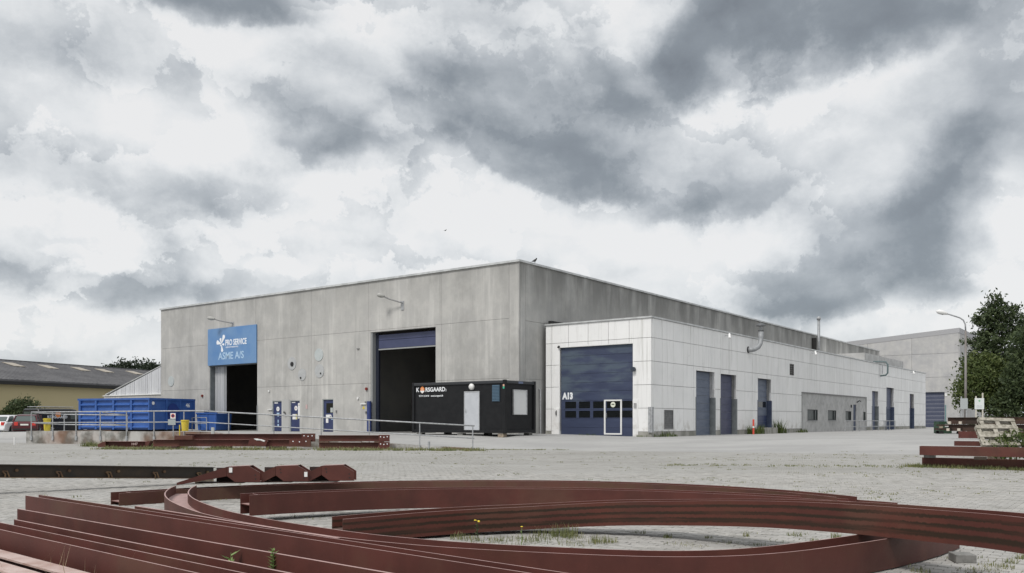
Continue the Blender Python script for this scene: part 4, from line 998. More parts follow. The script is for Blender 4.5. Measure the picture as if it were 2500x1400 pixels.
MB().cyl((.03, .0, 1.03), (.03, -.008, 1.03), .095, 20).build('red_ring', red_m, ns); MB().cyl((.03, -.008, 1.03), (.03, -.012, 1.03), .068, 20).build('blue_disc', M('dark_blue_disc', (.05, .03, .08), rough=.5), ns)
m = MB(); m.box(-.22, .16, .0, .02, .56, .85); m.build('lower_board', M('dull_grey_board', (.36, .40, .40), rough=.6), ns)
MB().tube([(.03, .04, 0), (.03, .04, 1.1)], .022, 6).build('post', galv, ns)
cbx = empty('cable_box', (-15.0, 43.2, .76), 0, 'small pale grey cabinet on the ramp right of the yellow bin', 'cabinet')
bevel(MB().box(0, .14, 0, .12, 0, .38).build('body', M('pale_cabinet', (.45, .47, .46), rough=.6), cbx), .01)
def bollard(loc, h, r, mat, label, bands=None):
    e = empty('bollard', loc, 0, label, 'bollard')
    MB().tube([(0, 0, 0), (0, 0, h * .97), (0, 0, h)], [r, r, r * .7], 12).build('post', mat, e)
    if bands:
        for b in bands: MB().tube([(0, 0, b), (0, 0, b + .12)], r * 1.06, 12).build('white_band', white_paint, e)
    return e
bollard((-26.4, 46.0, .19), .36 + .05, .035, white_paint, 'slim white marker post in front of the parked cars')
bollard((-3.86, 40.3, .1), .42, .055, galv, 'short galvanised stub post near the railing end')
bollard(tuple(annx(.75, 13.06, -.05)), 1.05, .06, red_m, 'red and white marker post beside the slate blue annex door', [.48])

# ------------------------------------------------------------------ vehicles
def wheel(parent, x, y, r=.31, w=.2):
    e = empty('wheel', (x, y, r)); e.parent = parent
    MB().tube([(0, -w / 2, 0), (0, -w / 2 + .03, 0), (0, w / 2 - .03, 0), (0, w / 2, 0)], [r * .93, r, r, r * .93], 22).build('tyre', rubber, e)
    s_ = -1 if y < 0 else 1
    m = MB(); m.tube([(0, s_ * w * .40, 0), (0, s_ * (w / 2 + .006), 0)], r * .62, 18); m.build('rim', dark_steel, e)
    m = MB()
    for k in range(5):
        a = k * 2 * math.pi / 5; d = Vector((math.cos(a), 0, math.sin(a))); n_ = Vector((-math.sin(a), 0, math.cos(a))); o = Vector((0, s_ * (w / 2 + .007), 0))
        m.prism([o + n_ * .035, o + d * r * .62 + n_ * .05, o + d * r * .62 - n_ * .05, o - n_ * .035], (0, s_ * .01, 0))
    m.tube([(0, s_ * (w / 2), 0), (0, s_ * (w / 2 + .012), 0)], r * .15, 10); m.build('spokes', alu, e)
def loft(m, secs):
    """sections: list of (x, [(y,z)...]) closed loops of equal length"""
    i0 = len(m.v); n_ = len(secs[0][1])
    for x, lp in secs: m.v += [(x, y, z) for y, z in lp]
    for k in range(len(secs) - 1):
        for q in range(n_):
            q2 = (q + 1) % n_; m.f.append((i0 + k * n_ + q, i0 + k * n_ + q2, i0 + (k + 1) * n_ + q2, i0 + (k + 1) * n_ + q))
    m.f.append(tuple(i0 + q for q in range(n_))); m.f.append(tuple(i0 + (len(secs) - 1) * n_ + q for q in range(n_)))
def body_loop(hw, z0, zs, zt, rr=.08):
    return [(-hw * .94, z0), (-hw, z0 + .12), (-hw, zs - .06), (-hw * .96, zs), (-hw * .86, zt), (hw * .86, zt), (hw * .96, zs), (hw, zs - .06), (hw, z0 + .12), (hw * .94, z0)]
def glass_loop(hw0, z0, hw1, z1): return [(-hw0, z0), (-hw1, z1 - .05), (-hw1 * .93, z1), (hw1 * .93, z1), (hw1, z1 - .05), (hw0, z0)]
def car(label, loc, heading, paint, L=4.2, Wd=1.74, H=1.47):
    """local +x is the car's rear, origin at the middle on the ground"""
    e = empty('parked_car', loc, heading, label, 'car', 'cars parked beside the tan warehouse')
    hw = Wd / 2; r = L / 2
    m = MB(); loft(m, [(-r, body_loop(hw * .78, .3, .6, .66)), (-r + .15, body_loop(hw * .93, .22, .66, .74)), (-r + .9, body_loop(hw, .2, .8, .9)), (-r + 1.4, body_loop(hw, .2, .86, .93)), (r - .7, body_loop(hw, .2, .90, .97)), (r - .18, body_loop(hw * .97, .24, .88, .97)), (r - .02, body_loop(hw * .92, .30, .74, .84)), (r, body_loop(hw * .88, .34, .6, .66))])
    bevel(m.build('body', paint, e), .03)
    m = MB(); loft(m, [(-r + 1.15, glass_loop(hw * .84, .88, hw * .80, .95)), (-r + 1.95, glass_loop(hw * .92, .90, hw * .74, H - .06)), (-r + 2.4, glass_loop(hw * .92, .9, hw * .74, H - .035)), (r - .95, glass_loop(hw * .92, .93, hw * .72, H - .05)), (r - .50, glass_loop(hw * .90, .93, hw * .70, H - .14)), (r - .22, glass_loop(hw * .88, .93, hw * .82, 1.0))])
    m.build('glass', car_glass, e)
    m = MB(); loft(m, [(-r + 1.85, [(-hw * .70, H - .08), (-hw * .66, H - .03), (hw * .66, H - .03), (hw * .70, H - .08)]), (-r + 2.5, [(-hw * .75, H - .06), (-hw * .68, H), (hw * .68, H), (hw * .75, H - .06)]), (r - .9, [(-hw * .74, H - .09), (-hw * .66, H - .02), (hw * .66, H - .02), (hw * .74, H - .09)]), (r - .5, [(-hw * .71, H - .15), (-hw * .64, H - .09), (hw * .64, H - .09), (hw * .71, H - .15)])])
    m.build('roof', paint, e)
    for s_ in (-1, 1):
        m = MB(); m.tube([(r - .24, s_ * hw * .9, .96), (r - .62, s_ * hw * .74, H - .12)], .055, 6); m.tube([(-.05, s_ * hw * .93, .92), (-.05, s_ * hw * .745, H - .06)], .04, 6); m.tube([(1.0, s_ * hw * .93, .94), (.95, s_ * hw * .74, H - .08)], .05, 6); m.tube([(-r + 1.2, s_ * hw * .85, .93), (-r + 1.95, s_ * hw * .74, H - .07)], .04, 6); m.build('window_pillar', paint, e)
        bevel(MB().box(r - .20, r + .012, s_ * hw * .66 - .09, s_ * hw * .66 + .16 * (1 if s_ > 0 else 1), .66, .92).build('tail_lamp', light_red, e), .02)
        m = MB(); m.hexa([(-r + .02, s_ * hw * .6 - .16, .55), (-r + .5, s_ * hw * .6 - .16, .6), (-r + .5, s_ * hw * .6 + .16, .6), (-r + .02, s_ * hw * .6 + .16, .55), (-r + .05, s_ * hw * .6 - .16, .70), (-r + .5, s_ * hw * .6 - .16, .78), (-r + .5, s_ * hw * .6 + .16, .78), (-r + .05, s_ * hw * .6 + .16, .70)]); m.build('headlight', light_white, e)
        for x in (-r + .85, r - .78): 
            MB().tube([(x, s_ * (hw - .10), .33), (x, s_ * (hw + .006), .33)], .385, 22).build('wheel_arch', black_trim, e)
            wheel(e, x, s_ * (hw - .09), .32)
        bevel(MB().box(-r + 1.25, -r + 1.45, s_ * (hw + .02) - .09, s_ * (hw + .02) + .09, .93, 1.06).build('mirror', paint, e), .02)
    MB().box(r - .0, r + .02, -.26, .26, .68, .79).build('number_plate', plate_w, e)
    MB().box(r - .05, r + .04, -hw * .86, hw * .86, .34, .46).build('bumper', black_trim if paint is not car_white else paint, e)
    m = MB(); m.tube([(r - .3, -.5, 1.0), (r - .3, .1, 1.03)], .012, 5); m.build('wiper', black_trim, e)
    return e
def head(azdeg): return rad(90 - azdeg) + math.pi           # local +x (rear) points opposite the heading
c1p = (-36.9, 66.0, .46)
car('dark red estate car seen from behind, left of the black van', (-36.15, 65.1, .46), head(-19), car_red, L=4.5, H=1.5)
car('white hatchback at the left edge beside the dark red car', (-38.5, 67.2, .46), head(9), car_white, L=4.2, H=1.46)
# black van
vn = empty('panel_van', (-35.6, 68.2, .45), head(22), 'black panel van with ladder rack and orange emblem behind the railing', 'van')
L, hw, H = 5.1, .97, 1.98; r = L / 2
def vloop(w, z0, zs, zt): return [(-w * .95, z0), (-w, z0 + .15), (-w, zs), (-w * .90, zt - .10), (-w * .78, zt), (w * .78, zt), (w * .90, zt - .10), (w, zs), (w, z0 + .15), (w * .95, z0)]
m = MB(); loft(m, [(-r, vloop(hw * .85, .32, .7, .82)), (-r + .25, vloop(hw * .96, .25, .85, 1.05)), (-r + .95, vloop(hw, .22, 1.05, 1.25)), (-r + 1.7, vloop(hw, .22, 1.1, H - .06)), (-r + 2.2, vloop(hw, .22, 1.1, H)), (r - .12, vloop(hw, .22, 1.1, H - .02)), (r, vloop(hw * .97, .28, 1.1, H - .1))]); bevel(m.build('body', car_black, vn), .03)
MB().box(r - .005, r + .01, -.70, -.06, 1.15, 1.72).build('rear_window', car_glass, vn); MB().box(r - .005, r + .01, .06, .70, 1.15, 1.72).build('rear_window', car_glass, vn)
MB().hexa([(-r + 1.0, -.80, 1.24), (-r + 1.05, .80, 1.24), (-r + 1.75, .74, 1.85), (-r + 1.7, -.74, 1.85), (-r + .98, -.80, 1.26), (-r + .98, .80, 1.26), (-r + 1.66, .74, 1.88), (-r + 1.66, -.74, 1.88)]).build('windscreen', car_glass, vn)
for s_ in (-1, 1):
    MB().box(-r + 1.45, -r + 2.35, s_ * hw * .975 - .03, s_ * hw * .975 + .03, 1.15, 1.68).build('side_window', car_glass, vn)
    for x in (-r + .95, r - 1.05):
        MB().tube([(x, s_ * (hw - .10), .35), (x, s_ * (hw + .006), .35)], .40, 22).build('wheel_arch', black_trim, vn); wheel(vn, x, s_ * (hw - .09), .34)
    o = bevel(MB().box(r - .04, r + .02, s_ * .88 - .07, s_ * .88 + .07, .75, 1.45).build('tail_lamp', light_red, vn), .015)
    MB().box(r + .02, r + .025, s_ * .88 - .05, s_ * .88 + .05, .98, 1.15).build('lamp_lens', light_white, vn)
    MB().tube([(-r + 1.9, s_ * .72, H + .12), (r - .3, s_ * .72, H + .12)], .03, 6).build('rack_rail', alu, vn)
for x in (-.6, .4, 1.4, 2.1): MB().tube([(x, -.74, H + .12), (x, .74, H + .12)], .028, 6).build('rack_bar', alu, vn); 
MB().box(r, r + .015, -.26, .26, .55, .66).build('number_plate', M('yellow_number_plate', (.65, .5, .1), rough=.5), vn)
for s_, rot_, x0 in ((1, math.pi, .95),):
    pass
ex = (rad(90), 0, 0)
# camera side of the van is local -y or +y depending on heading; write on both sides
text('lettering', 'KORSGAARD', .30, lettering, vn, (.2 - 1.1, -hw - .004, 1.22), (rad(90), 0, 0), bold=.006)
text('lettering', 'KORSGAARD', .30, lettering, vn, (1.9, hw + .004, 1.22), (rad(90), 0, math.pi), bold=.006)
MB().cyl((.95, hw + .002, 1.52), (.95, hw + .010, 1.52), .26, 6).build('emblem', orange_m, vn); MB().cyl((1.35, -hw - .002, 1.52), (1.35, -hw - .010, 1.52), .26, 6).build('emblem', orange_m, vn)
MB().box(-r - .02, -r + .04, -.5, .5, .55, .72).build('grille', black_trim, vn)

# ------------------------------------------------------------------ street lamp
sl_ = empty('street_lamp', (29.3, 56, .45), 0, 'tall grey street lamp with curved arm in front of the trees', 'street lamp')
MB().tube([(0, 0, 0), (0, 0, 3.4), (0, 0, 6.85)], [.085, .075, .06], 12).build('pole', M('brown_grey_pole', (.16, .14, .13), (.24, .23, .22), scale=.6, rough=.6), sl_, smooth=True)
MB().tube([(0, 0, 6.85), (-.02, 0, 7.25), (-.14, 0, 7.52), (-.38, 0, 7.68), (-1.0, 0, 7.88), (-1.22, 0, 7.94)], .045, 10).build('arm', galv, sl_, smooth=True)
MB().tube([(-1.15, 0, 7.92), (-1.28, 0, 7.96), (-1.5, 0, 8.02), (-1.75, 0, 8.08), (-1.9, 0, 8.10)], [.05, .10, .14, .15, .04], 12).build('lamp_head', white_paint, sl_, smooth=True)
MB().tube([(-1.45, 0, 7.94), (-1.7, 0, 8.00)], .09, 10).build('lamp_glass', M('clear_bowl', (.5, .5, .5), rough=.2), sl_, smooth=True)

# ------------------------------------------------------------------ steel beams
def cr(pts, n=10):
    P = [Vector(p) for p in pts]; P = [P[0] * 2 - P[1]] + P + [P[-1] * 2 - P[-2]]; out = []
    for i in range(1, len(P) - 2):
        for k in range(n):
            t = k / n; a, b, c, d = P[i - 1], P[i], P[i + 1], P[i + 2]
            out.append(.5 * ((2 * b) + (c - a) * t + (2 * a - 5 * b + 4 * c - d) * t * t + (3 * b - a - 3 * c + d) * t ** 3))
    out.append(P[-2]); return out
def strip(path, o0, o1, z0, z1, side):
    """sweep a rectangle along path; offsets o measured to the 'side' (+1 = left of travel); z relative to the path"""
    m = MB(); m.uv = []; n_ = len(path); L = 0
    for k, p in enumerate(path):
        t = (path[min(k + 1, n_ - 1)] - path[max(k - 1, 0)]); t.z = 0; t.normalize(); nrm = Vector((-t.y, t.x, 0)) * side
        if k: L += (p - path[k - 1]).length
        for o_, z_ in ((o0, z0), (o1, z0), (o1, z1), (o0, z1)):
            m.v.append(tuple(p + nrm * o_ + Vector((0, 0, z_)))); m.uv.append((L, z_ / .3))
    for k in range(n_ - 1):
        for q in range(4):
            q2 = (q + 1) % 4; m.f.append((k * 4 + q, k * 4 + q2, (k + 1) * 4 + q2, (k + 1) * 4 + q))
    m.f.append((0, 1, 2, 3)); m.f.append(((n_ - 1) * 4 + 3, (n_ - 1) * 4 + 2, (n_ - 1) * 4 + 1, (n_ - 1) * 4)); return m
def flat_beam(name, label, path, h=.30, d=.36, tf=.018, side=1, mat=None, web_z=None, cat='steel beam', group=None, stiff=(), mat_in=None):
    """H-section lying on its side: two upright flanges, web level between. path = foot of the outer flange"""
    o = path[0]; e = empty(name, tuple(o), 0, label, cat, group); loc = [p - o for p in path]; mat = mat or oxide
    strip(loc, 0, tf, 0, h, side).build('flange', mat, e)
    strip(loc, d - tf, d, 0, h, side).build('flange', mat_in or mat, e)
    wz = h / 2 if web_z is None else web_z
    strip(loc, tf, d - tf, wz - .007, wz + .007, side).build('web', mat, e)
    for k in stiff:
        p = loc[k]; t = (loc[min(k + 1, len(loc) - 1)] - loc[max(k - 1, 0)]); t.z = 0; t.normalize(); nr = Vector((-t.y, t.x, 0)) * side
        m = MB(); a = p + nr * (tf + .002); b = p + nr * (d - tf - .002); m.prism([a + Vector((0, 0, .02)), b + Vector((0, 0, .02)), b + Vector((0, 0, h - .01)), a + Vector((0, 0, h - .01))], t * .015); m.build('stiffener', mat, e)
    return e
def arc(cx, cy, r, a0, a1, zf, n=60):
    out = []
    for k in range(n + 1):
        a = rad(a0 + (a1 - a0) * k / n); x = cx + r * math.cos(a); y = cy + r * math.sin(a); out.append(Vector((x, y, zf(x, y))))
    return out
CURV = 'curved red steel beams in the foreground'
def zfar(cap): return lambda x, y: CAMZ + cap - .30
flat_beam('curved_beam', 'curved red beam farthest back, its left end sticking out behind the others', arc(-1.784, 10.262, 6.988, 137.5, 17, lambda x, y: CAMZ - 1.119 + .012 * x - .006 * (y - 10) - .30), side=-1, mat=oxide, mat_in=oxide_rusty, group=CURV, stiff=(1,))
flat_beam('curved_beam', 'curved red beam with clean smooth face nested inside the farthest one', arc(.242, 7.618, 6.673, 129.5, 40.5, lambda x, y: CAMZ - 1.099 - .006 * x + .002 * (y - 10) - .30), side=-1, mat=oxide, group=CURV, stiff=(1,))
Apts = [(-5.46, 14.05, -1.05), (-5.31, 13.4, -1.05), (-5.01, 12.49, -1.05), (-4.58, 11.55, -1.05), (-4.03, 10.60, -1.05), (-3.45, 9.75, -1.05), (-2.66, 8.85, -1.05), (-1.69, 7.93, -1.05), (-1.09, 7.50, -1.05), (-.52, 7.19, -1.05), (.18, 6.93, -1.05), (1.0, 6.78, -1.06), (1.65, 6.86, -1.075), (2.2, 7.05, -1.085), (2.79, 7.42, -1.10), (3.47, 7.93, -1.115), (4.15, 8.55, -1.13), (4.75, 9.2, -1.14)]
flat_beam('curved_beam', 'nearest curved red beam bending round the left end, rusty inside with pale web', cr([(x * 1.08, y * 1.08, max(CAMZ + z * 1.08 - .30, .012)) for x, y, z in Apts], 6), d=.36, side=1, mat=oxide, group=CURV)
Epts = [(-2.14, 10.3, -1.14), (-1.28, 10.85, -1.12), (-.5, 11.12, -1.10), (.27, 11.2, -1.075), (1.28, 10.9, -1.0), (2.05, 10.4, -.945), (2.85, 9.6, -.87), (3.44, 8.75, -.82), (3.92, 7.9, -.79), (4.25, 7.1, -.765), (4.45, 6.1, -.745), (4.50, 5.2, -.735)]
flat_beam('curved_beam', 'curved beam with dark rain-stained stripes lying across the nearest one', cr([(x * f, y * f, CAMZ + z * f - .295) for (x, y, z), f in zip(Epts, [1.02, 1.02, 1.03, 1.04, 1.05, 1.06, 1.06, 1.06, 1.06, 1.06, 1.06, 1.06])], 8), d=.36, side=-1, mat=oxide_stained, group=CURV)
m = MB(); m.box(-.01, .05, -.05, .05, 0, .18)
tg = empty('white_tag', (-2.24, 10.12, .05), .3, 'white paper tag hanging at the left end of the stained beam', 'tag'); MB().box(0, .10, 0, .008, .0, .16).build('paper', white_paint, tg)
# timber / concrete bearers under the curved beams
def bearer(loc, rz, sx, sy, sz, mat, label, name='support_block', cat='block', group=None):
    e = empty(name, loc, rz, label, cat, group); bevel(MB().box(-sx / 2, sx / 2, -sy / 2, sy / 2, 0, sz).build('block', mat, e), .008); return e
bearer((4.70, 9.05, 0), -.15, .20, .24, .10 - .012, block_m, 'pale concrete block under the right end of the nearest curved beam')
for x, y, s_, lb in ((-3.9, 16.45, .08, 'left timber bearer under the farthest curved beam'), (3.3, 15.2, .06, 'right timber bearer under the farthest curved beam'), (-1.1, 13.9, .07, 'timber bearer under the middle of the nested smooth beam')):
    bearer((x, y, 0), 1.3, .5, .14, s_ - .012, timber, lb, 'timber_bearer', 'timber')
# straight girders at lower left
DV = Vector((.7566, -.6539, 0)); NV = Vector((.6539, .7566, 0))
def sp(s_, p, z): q = -DV * s_ + NV * p; return Vector((q.x, q.y, z))
SG = 'straight red steel beams stacked at lower left'
def straight(label, s0, s1, p, ztop, h, kind, w=.09, mat=None, name='straight_beam', group=SG, skew=0.):
    a = sp(s0, p, 0); b = sp(s1, p + skew, 0); e = empty(name, tuple(a + Vector((0, 0, ztop - h))), 0, label, 'steel beam', group); mat = mat or oxide
    pts = [Vector((0, 0, 0)).lerp(b - a, k / 12) for k in range(13)]
    if kind == 'channel':
        strip(pts, 0, .010, 0, h, 1).build('web', mat, e); strip(pts, .010, w, h - .014, h, 1).build('flange', mat, e); strip(pts, .010, w, 0, .014, 1).build('flange', mat, e)
    elif kind == 'flat':
        strip(pts, 0, .014, 0, h, 1).build('flange', mat, e); strip(pts, w - .014, w, 0, h, 1).build('flange', mat, e); strip(pts, .014, w - .014, h / 2 - .006, h / 2 + .006, 1).build('web', mat, e)
    else:
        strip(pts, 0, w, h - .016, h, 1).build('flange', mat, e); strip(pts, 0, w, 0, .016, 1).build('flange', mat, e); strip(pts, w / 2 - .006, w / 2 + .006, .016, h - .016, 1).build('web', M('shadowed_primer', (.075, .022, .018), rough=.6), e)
    return e
ZT = CAMZ - 1.07
straight('rearmost straight beam, starting right of the others beside the curved bend', 10.75, 6.4, 5.16, ZT - .005, .27, 'channel', .04, skew=-.2)
straight('long straight beam with two thin bright edges, farthest to the left end', 13.4, 1.0, 4.84, ZT, .29, 'flat', .19, skew=-.2)
straight('deep straight beam whose left end is just in front of the double-edged one', 11.44, 1.0, 4.04, ZT, .30, 'channel', .028)
straight('straight beam third from the front with its left end visible at the frame edge', 10.23, 1.0, 3.58, ZT, .30, 'channel', .024)
straight('straight beam running out of the left edge, double bright edge', 14.0, 1.0, 3.16, ZT, .30, 'flat', .23)
straight('low beam with wide dusty pale top, second from the bottom left corner', 12.0, 3.0, 2.84, CAMZ - 1.20, .22, 'upright', .16, mat=oxide_dusty)
straight('low beam with wide dusty pale top right in the bottom left corner', 12.0, 3.0, 2.60, CAMZ - 1.21, .22, 'upright', .17, mat=oxide_dusty)
# the dark beam at the left with lifting lugs
a = Vector((-12.2, 15.2, CAMZ - .98)); b = Vector((-6.80, 19.75, CAMZ - 1.315))
db = empty('dark_beam', tuple(a), 0, 'nearly black unpainted beam with lugs reaching in from the left edge', 'steel beam')
pts = [(b - a) * (k / 12) for k in range(13)]
strip(pts, -.01, .01, .012, .25, 1).build('web', black_rust, db); strip(pts, -.12, .12, 0, .012, 1).build('flange', rust_edge, db); strip(pts, -.12, .12, .25, .262, 1).build('flange', black_rust, db)
tdir = (b - a).normalized(); nd = Vector((tdir.y, -tdir.x, 0)).normalized()
for k in range(5):
    p = (b - a) * (.41 + k * .135) + nd * .02
    m = MB(); m.tube([p + Vector((0, 0, .012)) + nd * .05, p + Vector((0, 0, .07)) + nd * .05, p + tdir * -.05 + Vector((0, 0, .13)) + nd * .05], .016, 6); m.tube([p + tdir * .07 + Vector((0, 0, .02)) + nd * .05, p + tdir * .03 + Vector((0, 0, .13)) + nd * .05, p + tdir * -.05 + Vector((0, 0, .13)) + nd * .05], .016, 6); m.tube([p + tdir * .2 + Vector((0, 0, .15)), p + tdir * .2 + Vector((0, 0, .15)) + nd * .05], .03, 8); m.build('lug', rust_edge, db)
for fx in (.05,):
    p = a + (b - a) * fx; bearer((p.x, p.y, 0), .4, .5, .14, p.z - .02, timber, 'timber trestle carrying the dark beam outside the left edge', 'timber_trestle', 'timber')
p = a + (b - a) * .97; bearer((p.x, p.y, low_z(p.y)), .4, .4, .12, p.z - low_z(p.y) - .012, timber, 'timber bearer under the right end of the dark beam', 'timber_trestle', 'timber')
# three knee brackets resting on the farthest curved beam
kn_prof = [(0, .0), (0, .16), (.23, .26), (.62, .275), (.80, .165), (.83, .15), (.83, .0), (.36, .0), (.22, .10), (.10, .05)]
def knee(loc, rz, sc, label, tagpos=None, arm=0.):
    e = empty('knee_bracket', loc, rz, label, 'steel bracket', 'red knee brackets lying on the far curved beam')
    pr = [(.22, .105), (.22, .265), (.60, .28), (.77, .175), (.79, .16), (.79, .0), (.36, .0)]
    m = MB(); m.prism([(x * sc, 0, z * sc) for x, z in pr], (0, .016, 0)); m.build('face_plate', oxide, e)
    m = MB(); m.prism([(x * sc, 0, z * sc) for x, z in pr], (0, .016, 0)); o = m.build('back_plate', oxide, e); o.location = (.0, .26, 0)
    m = MB(); x0 = (-.0 - arm)
    m.hexa([(x0 * sc, -.10 - arm * .3, -.02 * sc - arm * .03), (.215 * sc, -.0, .10 * sc), (.215 * sc, .26, .10 * sc), (x0 * sc, .20, -.02 * sc), (x0 * sc, -.10 - arm * .3, (.15 - arm * .26) * sc), (.215 * sc, .0, .262 * sc), (.215 * sc, .26, .262 * sc), (x0 * sc, .20, (.15 - arm * .26) * sc)]); m.build('sloping_arm', oxide, e)
    m = MB(); m.hexa([(.24 * sc, .02, .262 * sc), (.60 * sc, .02, .275 * sc), (.60 * sc, .26, .275 * sc), (.24 * sc, .26, .262 * sc), (.24 * sc, .02, .268 * sc), (.60 * sc, .02, .283 * sc), (.60 * sc, .26, .283 * sc), (.24 * sc, .26, .268 * sc)]); m.build('top_plate', oxide, e)
    m = MB(); m.box(.38 * sc, .78 * sc, .018, .25, .002, .012); m.build('bottom_plate', oxide, e)
    MB().box(-.05 * sc, .60 * sc, .278, .290, -.02, .235 * sc).build('inner_shade', M('bracket_shade_paint', (.03, .016, .013), rough=.8), e)  # dark sheet standing in for the shade inside the bracket
    MB().hexa([(-.3 * sc, -.02, -.02), (.5 * sc, -.02, -.02), (.5 * sc, .27, -.02), (-.3 * sc, .27, -.02), (-.3 * sc, -.02, -.005), (.5 * sc, -.02, -.005), (.5 * sc, .27, -.005), (-.3 * sc, .27, -.005)]).build('under_shade', M('bracket_shade_paint', (.03, .016, .013)), e)  # thin dark sheet laid in as the shade beneath the arm
    for x, z in ((.30, .21), (.31, .155), (.71, .12), (.715, .055)):
        MB().cyl((x * sc, .001, z * sc), (x * sc, -.004, z * sc), .013, 8).build('bolt_hole', black_trim, e)
    if tagpos: x, z = tagpos; MB().box(x * sc, (x + .055) * sc, -.008, -.003, z * sc, (z + .085) * sc).build('paper_tag', white_paint, e)
    return e
bd = 15.85
zb = CAMZ - 1.12
knee(((552 - 1250) / 2117 * bd - .22 * 1.0, bd, zb + .0), 0, 1.06, 'left knee bracket with a long arm and a white tag', (.26, .165), arm=.55)
knee(((664 - 1250) / 2117 * bd - .22, bd + .2, zb + .0), 0, 1.06, 'middle knee bracket with a white tag at its right corner', (.72, .08))
knee(((783 - 1250) / 2117 * 16.2 - .22, 16.2, zb + .0), 0, 1.06, 'right knee bracket without any tag')

# red fabricated beams in front of the ramp
MR = 'red beams lying in front of the ramp wall'
def hbeam(label, loc, rz, L, h=.34, b=.25, mat=None, ends=(0, 0), holes=8, group=MR, name='red_beam', plate=.55, hm=None, flat=False):
    """upright H-beam along local x; ends = length of the bolted end plate at (left, right)"""
    e = empty(name, loc, rz, label, 'steel beam', group); mat = mat or oxide
    if flat:
        MB().box(0, L, -b / 2, -b / 2 + .016, 0, h).build('flange', mat, e); MB().box(0, L, b / 2 - .016, b / 2, 0, h).build('flange', mat, e); MB().box(0, L, -b / 2 + .016, b / 2 - .016, h / 2 - .006, h / 2 + .006).build('web', mat, e)
    else:
        MB().box(0, L, -b / 2, b / 2, h - .018, h).build('flange', mat, e); MB().box(0, L, -b / 2, b / 2, 0, .018).build('flange', mat, e); MB().box(0, L, -.006, .006, .018, h - .018).build('web', mat, e)
    for en, x0 in ((ends[0], 0), (ends[1], L)):
        if en:
            xa, xb = (x0 - .02, x0 + en) if x0 == 0 else (x0 - en, x0 + .02)
            MB().box(xa, xb, -b / 2 - .03, -b / 2 - .014, -.01, h + .02).build('end_plate', mat, e)
            for k in range(3):
                for z in ([h * .68] if k % 2 else [h * .75]):
                    MB().cyl((lerp(xa, xb, .18 + k * .3), -b / 2 - .034, z), (lerp(xa, xb, .18 + k * .3), -b / 2 - .029, z), .028, 8).build('bolt_hole', hm or lettering, e)
    return e
gy = 41.2
hbeam('upper long red beam of the ramp stack with white bolt holes at its right end', (-15.6, gy + .25, .46 + .03), 0, 6.2, .36, ends=(0, .62))
hbeam('lower long red girder of the ramp stack resting on dark packing', (-17.05, gy, .26), 0, 7.5, .32, ends=(0, 1.0))
hbeam('upper short red beam right of the long stack', (-9.15, gy - .1, .50), 0, 3.35, .29, ends=(0, .5))
hbeam('lower short red beam right of the long stack', (-9.15, gy - .1, .16), 0, 3.35, .29, ends=(0, .5))
for k, x in enumerate((-8.9, -7.6, -6.3)): bearer((x, gy - .1, .452), 0, .45 if k != 1 else .9, .2, .046, timber if k != 1 else white_paint, ['left', 'white middle', 'right'][k] + ' spacer between the two short red beams', 'spacer', 'timber')
for k, x in enumerate((-16.3, -13.8, -11.2)): bearer((x, gy, .13), 0, .9, .4, .128, dark_rust, ['left', 'middle', 'right'][k] + ' dark packing piece under the long red girder', 'packing_piece', 'timber')
hc = hbeam('short cut red beam with slanted ends at the far left of the ramp stack', (-19.6, 42.0, .20), .02, 1.9, .28, .4, name='cut_beam')
MB().prism([(-.35, -.215, .0), (0, -.215, 0), (0, -.215, .28), (-.15, -.215, .25), (-.38, -.215, .12)], (0, .42, 0)).build('nose', oxide, hc); MB().prism([(1.9, -.215, .0), (2.0, -.215, 0), (2.15, -.215, .30), (1.9, -.215, .28)], (0, .42, 0)).build('slanted_end', oxide, hc)
text('lettering', 'H47', .17, M('chalk_marks', (.6, .45, .42), rough=.7), hc, (1.25, -.222, .10), rx)
g_ = empty('red_gusset', (-12.3, gy - .2, .28), 0, 'triangular red gusset plate leaning on the long girder', 'steel plate', None)
MB().prism([(-.2, -.02, .0), (.65, -.02, .0), (.8, -.02, .34), (.3, -.02, .40), (-.1, -.02, .36)], (0, .016, 0)).build('plate', oxide, g_)
cl = empty('white_rag', (-11.85, gy - .18, .52), .1, 'crumpled white rag hanging over the long red girder', 'rag')
MB().tube([(-.35, 0, .10), (-.2, -.02, .06), (-.05, -.03, .05), (.12, -.02, .0), (.3, 0, -.01)], [.01, .05, .03, .06, .02], 6).build('cloth', white_paint, cl)
for k, x in enumerate((-16.5, -12.0, -10.1)):
    pass
rsx = empty('red_stub', (-15.95, gy - .1, .58), 0, 'red beam stub standing below the yellow bin', 'steel beam'); MB().box(0, .85, -.14, .14, 0, .20).build('stub_body', oxide, rsx)

# right-hand stacks, parallel to the hall front
RS = 'steel beams stacked at the right edge'
rr_ = FROT
def rbeam(label, px, Y, zb, L=7, h=.26, mat=None, **k):
    return hbeam(label, ((px - 1250) / 2117 * Y, Y, zb), rr_, L, h, .22, mat=mat, group=RS, flat=mat is None, **k)
rbeam('top long red beam of the nearest right stack', 2247, 25.6, CAMZ - 1.005, 6, .265)
rbeam('bottom long red beam of the nearest right stack lying near the grass', 2253, 26.0, CAMZ - 1.36, 6, .265)
for k, (px, Y) in enumerate(((2262, 25.8), (2385, 24.4))):
    p = Vector(((px - 1250) / 2117 * Y + .1, Y, CAMZ - 1.095)); bearer(tuple(p), rr_, .3, .2, .088, block_m if k == 0 else black_rust, ['pale', 'dark'][k] + ' spacer block between the two nearest red beams at right', 'spacer', 'block')
rbeam('dark red beam end just behind the nearest right stack', 2331, 31, CAMZ - .89, 6, .17)
